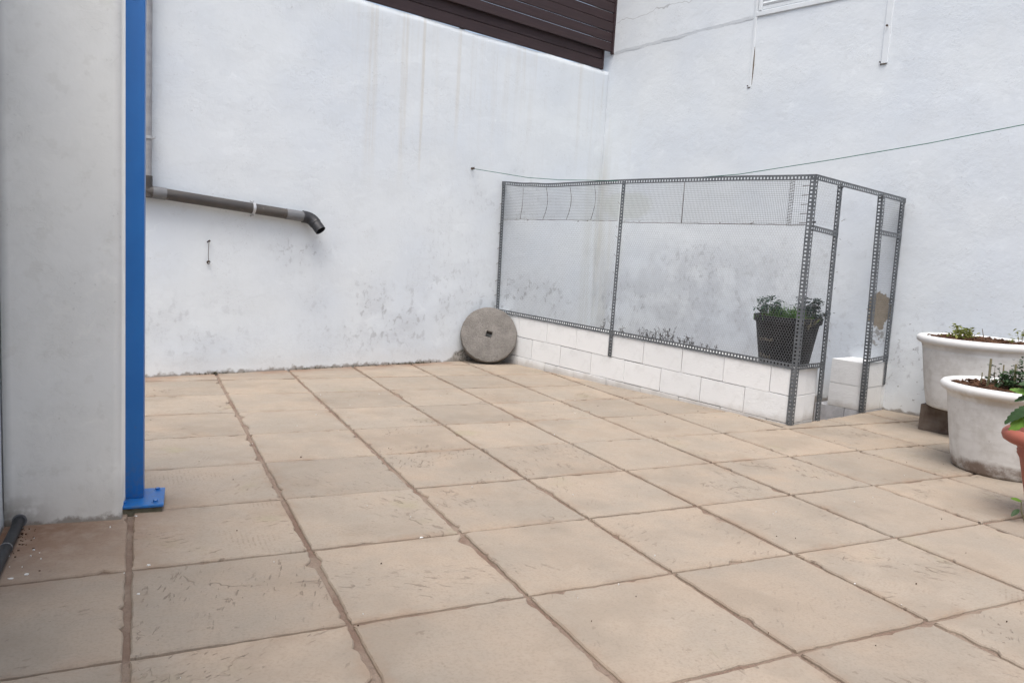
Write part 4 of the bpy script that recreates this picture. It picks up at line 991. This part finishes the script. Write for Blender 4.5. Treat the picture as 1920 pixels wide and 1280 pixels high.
# dead weeds on the earth behind the block wall
rnd = random.Random(90)
def weed(s, q, h, n, seed, label, spread=0.5):
    rn = random.Random(seed); t_ = thing('dead_weed', cagept(s, q, 0.372 + TILT*s), label, 'weed', 0, 'dead weeds behind the block wall')
    bm = bmesh.new(); vs = []; fs = []
    for i in range(n):
        d_ = (Vector((rn.gauss(0, spread), rn.gauss(0, spread*0.5), 1))).normalized(); L = h*rn.uniform(0.45, 1.0); kx = Vector((rn.gauss(0, 0.012), rn.gauss(0, 0.012), 0))
        b = CU*rn.gauss(0, 0.012); tip = b + d_*L + kx
        tube(bm, [b - Z*0.01, b + d_*L*.5 + kx, tip], [0.0028, 0.0022, 0.0012], 4)
        for j in range(rn.randint(2, 5)):
            p_ = b.lerp(tip, rn.uniform(0.45, 1.0)) + kx*.5; e_ = rdir(rn, 0.0, 0.9); tube(bm, [p_, p_ + e_*0.022], [0.0018, 0.0012], 3)
            leaf_geo(vs, fs, p_ + e_*0.015, rdir(rn, -0.3, 0.8), Z, 0.016*rn.uniform(.6, 1.4), 0.010)
    fin('stalks', bm, 'weed', t_, False); raw('withered_leaves', vs, fs, 'weed', t_)
WL = [(2.09, .10, 3), (1.85, .095, 5), (1.62, .085, 5), (1.53, .07, 4), (1.46, .13, 6), (1.40, .10, 6), (1.33, .165, 8), (1.25, .07, 4), (1.17, .125, 7), (1.11, .08, 5), (1.05, .11, 4), (0.97, .06, 4), (0.86, .05, 3)]
LAB = ['smallest dead weed in the left cage panel', 'dead weed just left of the middle cage post', 'forked dead weed just right of the middle cage post', 'low dead weed second from the middle post, right panel', 'thick dead weed left of the tallest one', 'leaning dead weed touching the tallest one on its left',
       'tallest dead weed behind the wire netting', 'short dead weed right of the tallest one', 'bushy dead weed second tallest in the right panel', 'low dead weed right of the second tallest', 'thin upright dead weed in the middle of the right panel', 'small dead weed right of the thin upright one', 'last tiny dead weed towards the black pot']
for i, (s, h, n) in enumerate(WL): weed(s, 0.235, h + 0.035, n, 200+i, LAB[i], 0.35)

# moss and tiny weeds along the foot of the back wall
rnd = random.Random(95); vs = []; fs = []
for i in range(900):
    s = -4.9 + 3.2*rnd.random(); dn = nz(s*2.7, 3, 3) + 0.25*(s > -3.6) - 0.1
    if rnd.random() > 0.25 + dn: continue
    b = CORNER + UB*s - NB*(0.016 + 0.016*rnd.random()); L = rnd.uniform(0.008, 0.028); d_ = rdir(rnd, 0.2, 1)
    leaf_geo(vs, fs, b, d_, Z, L, L*0.4)
tag(raw('wall_foot_moss', vs, fs, 'moss'), 'dark moss tufts along the foot of the back wall', 'moss', kind='stuff')

# ------------------------------------------------------------------ hose in the left corner and the litter around it
hs = thing('black_hose', (-0.375, 1.13, 0.022), 'short black pipe lying in the left corner by the wall', 'hose')
bm = bmesh.new(); tube(bm, [(0.0, 0.03, 0.0), (-0.002, -0.10, -0.001), (-0.006, -0.25, -0.001), (-0.010, -0.42, 0.0), (-0.012, -0.9, 0.0)], 0.0185, 16); fin('pipe', bm, 'hose', hs, True, 50)
bm = bmesh.new(); tube(bm, [(-0.0065, -0.262, -0.001), (-0.0068, -0.270, -0.001)], 0.0205, 16); fin('clamp_ring', bm, 'pipe_mid', hs, True, 50)
bm = bmesh.new(); tube(bm, [(0.0, 0.012, 0.0), (0.0, 0.03, 0.0)], 0.025, 16); fin('wall_collar', bm, 'pipe_mid', hs, True, 50)
rnd = random.Random(99); vs = []; fs = []
def flake(x, y, r):
    a0 = rnd.uniform(0, 6); i0 = len(vs); n = 5; h = 0.003 + 0.003*rnd.random()
    for z in (0.0008, h):
        for k in range(n): a = a0 + 6.283*k/n; q = r*rnd.uniform(0.6, 1.2); vs.append((x + q*math.cos(a)*1.3, y + q*math.sin(a), z))
    fs.append(tuple(i0+n+k for k in range(n))); [fs.append((i0+k, i0+(k+1) % n, i0+n+(k+1) % n, i0+n+k)) for k in range(n)]
for i in range(14): flake(-0.40 + abs(rnd.gauss(0, 0.08)), 0.66 + 0.46*rnd.random(), rnd.uniform(0.001, 0.003))
for x, y, r in ((-0.395, 0.60, 0.010), (-0.34, 0.64, 0.007), (-0.30, 0.66, 0.006), (0.02, 1.14, 0.005), (0.06, 0.62, 0.006), (1.03, 0.592, 0.006), (0.03, 0.40, 0.004), (1.9, 0.9, .003), (2.4, -0.3, .003)): flake(x, y, r)
for i in range(40): flake(rnd.uniform(-0.3, 4.5), rnd.uniform(-0.6, 3.5), rnd.uniform(0.001, 0.0028))
tag(raw('paint_flakes', vs, fs, 'flake'), 'white paint flakes scattered over the paving', 'litter', kind='stuff')
vs = []; fs = []
for i in range(60): flake(-0.40 + abs(rnd.gauss(0, 0.045)), 1.12 - abs(rnd.gauss(0, 0.16)), rnd.uniform(0.001, 0.0032))
for i in range(60): flake(rnd.uniform(-0.35, 4.5), rnd.uniform(-0.9, 3.0), rnd.uniform(0.001, 0.003))
tag(raw('dirt_crumbs', vs, fs, 'soil'), 'dark dirt crumbs gathered in the corner by the black pipe', 'dirt', kind='stuff')
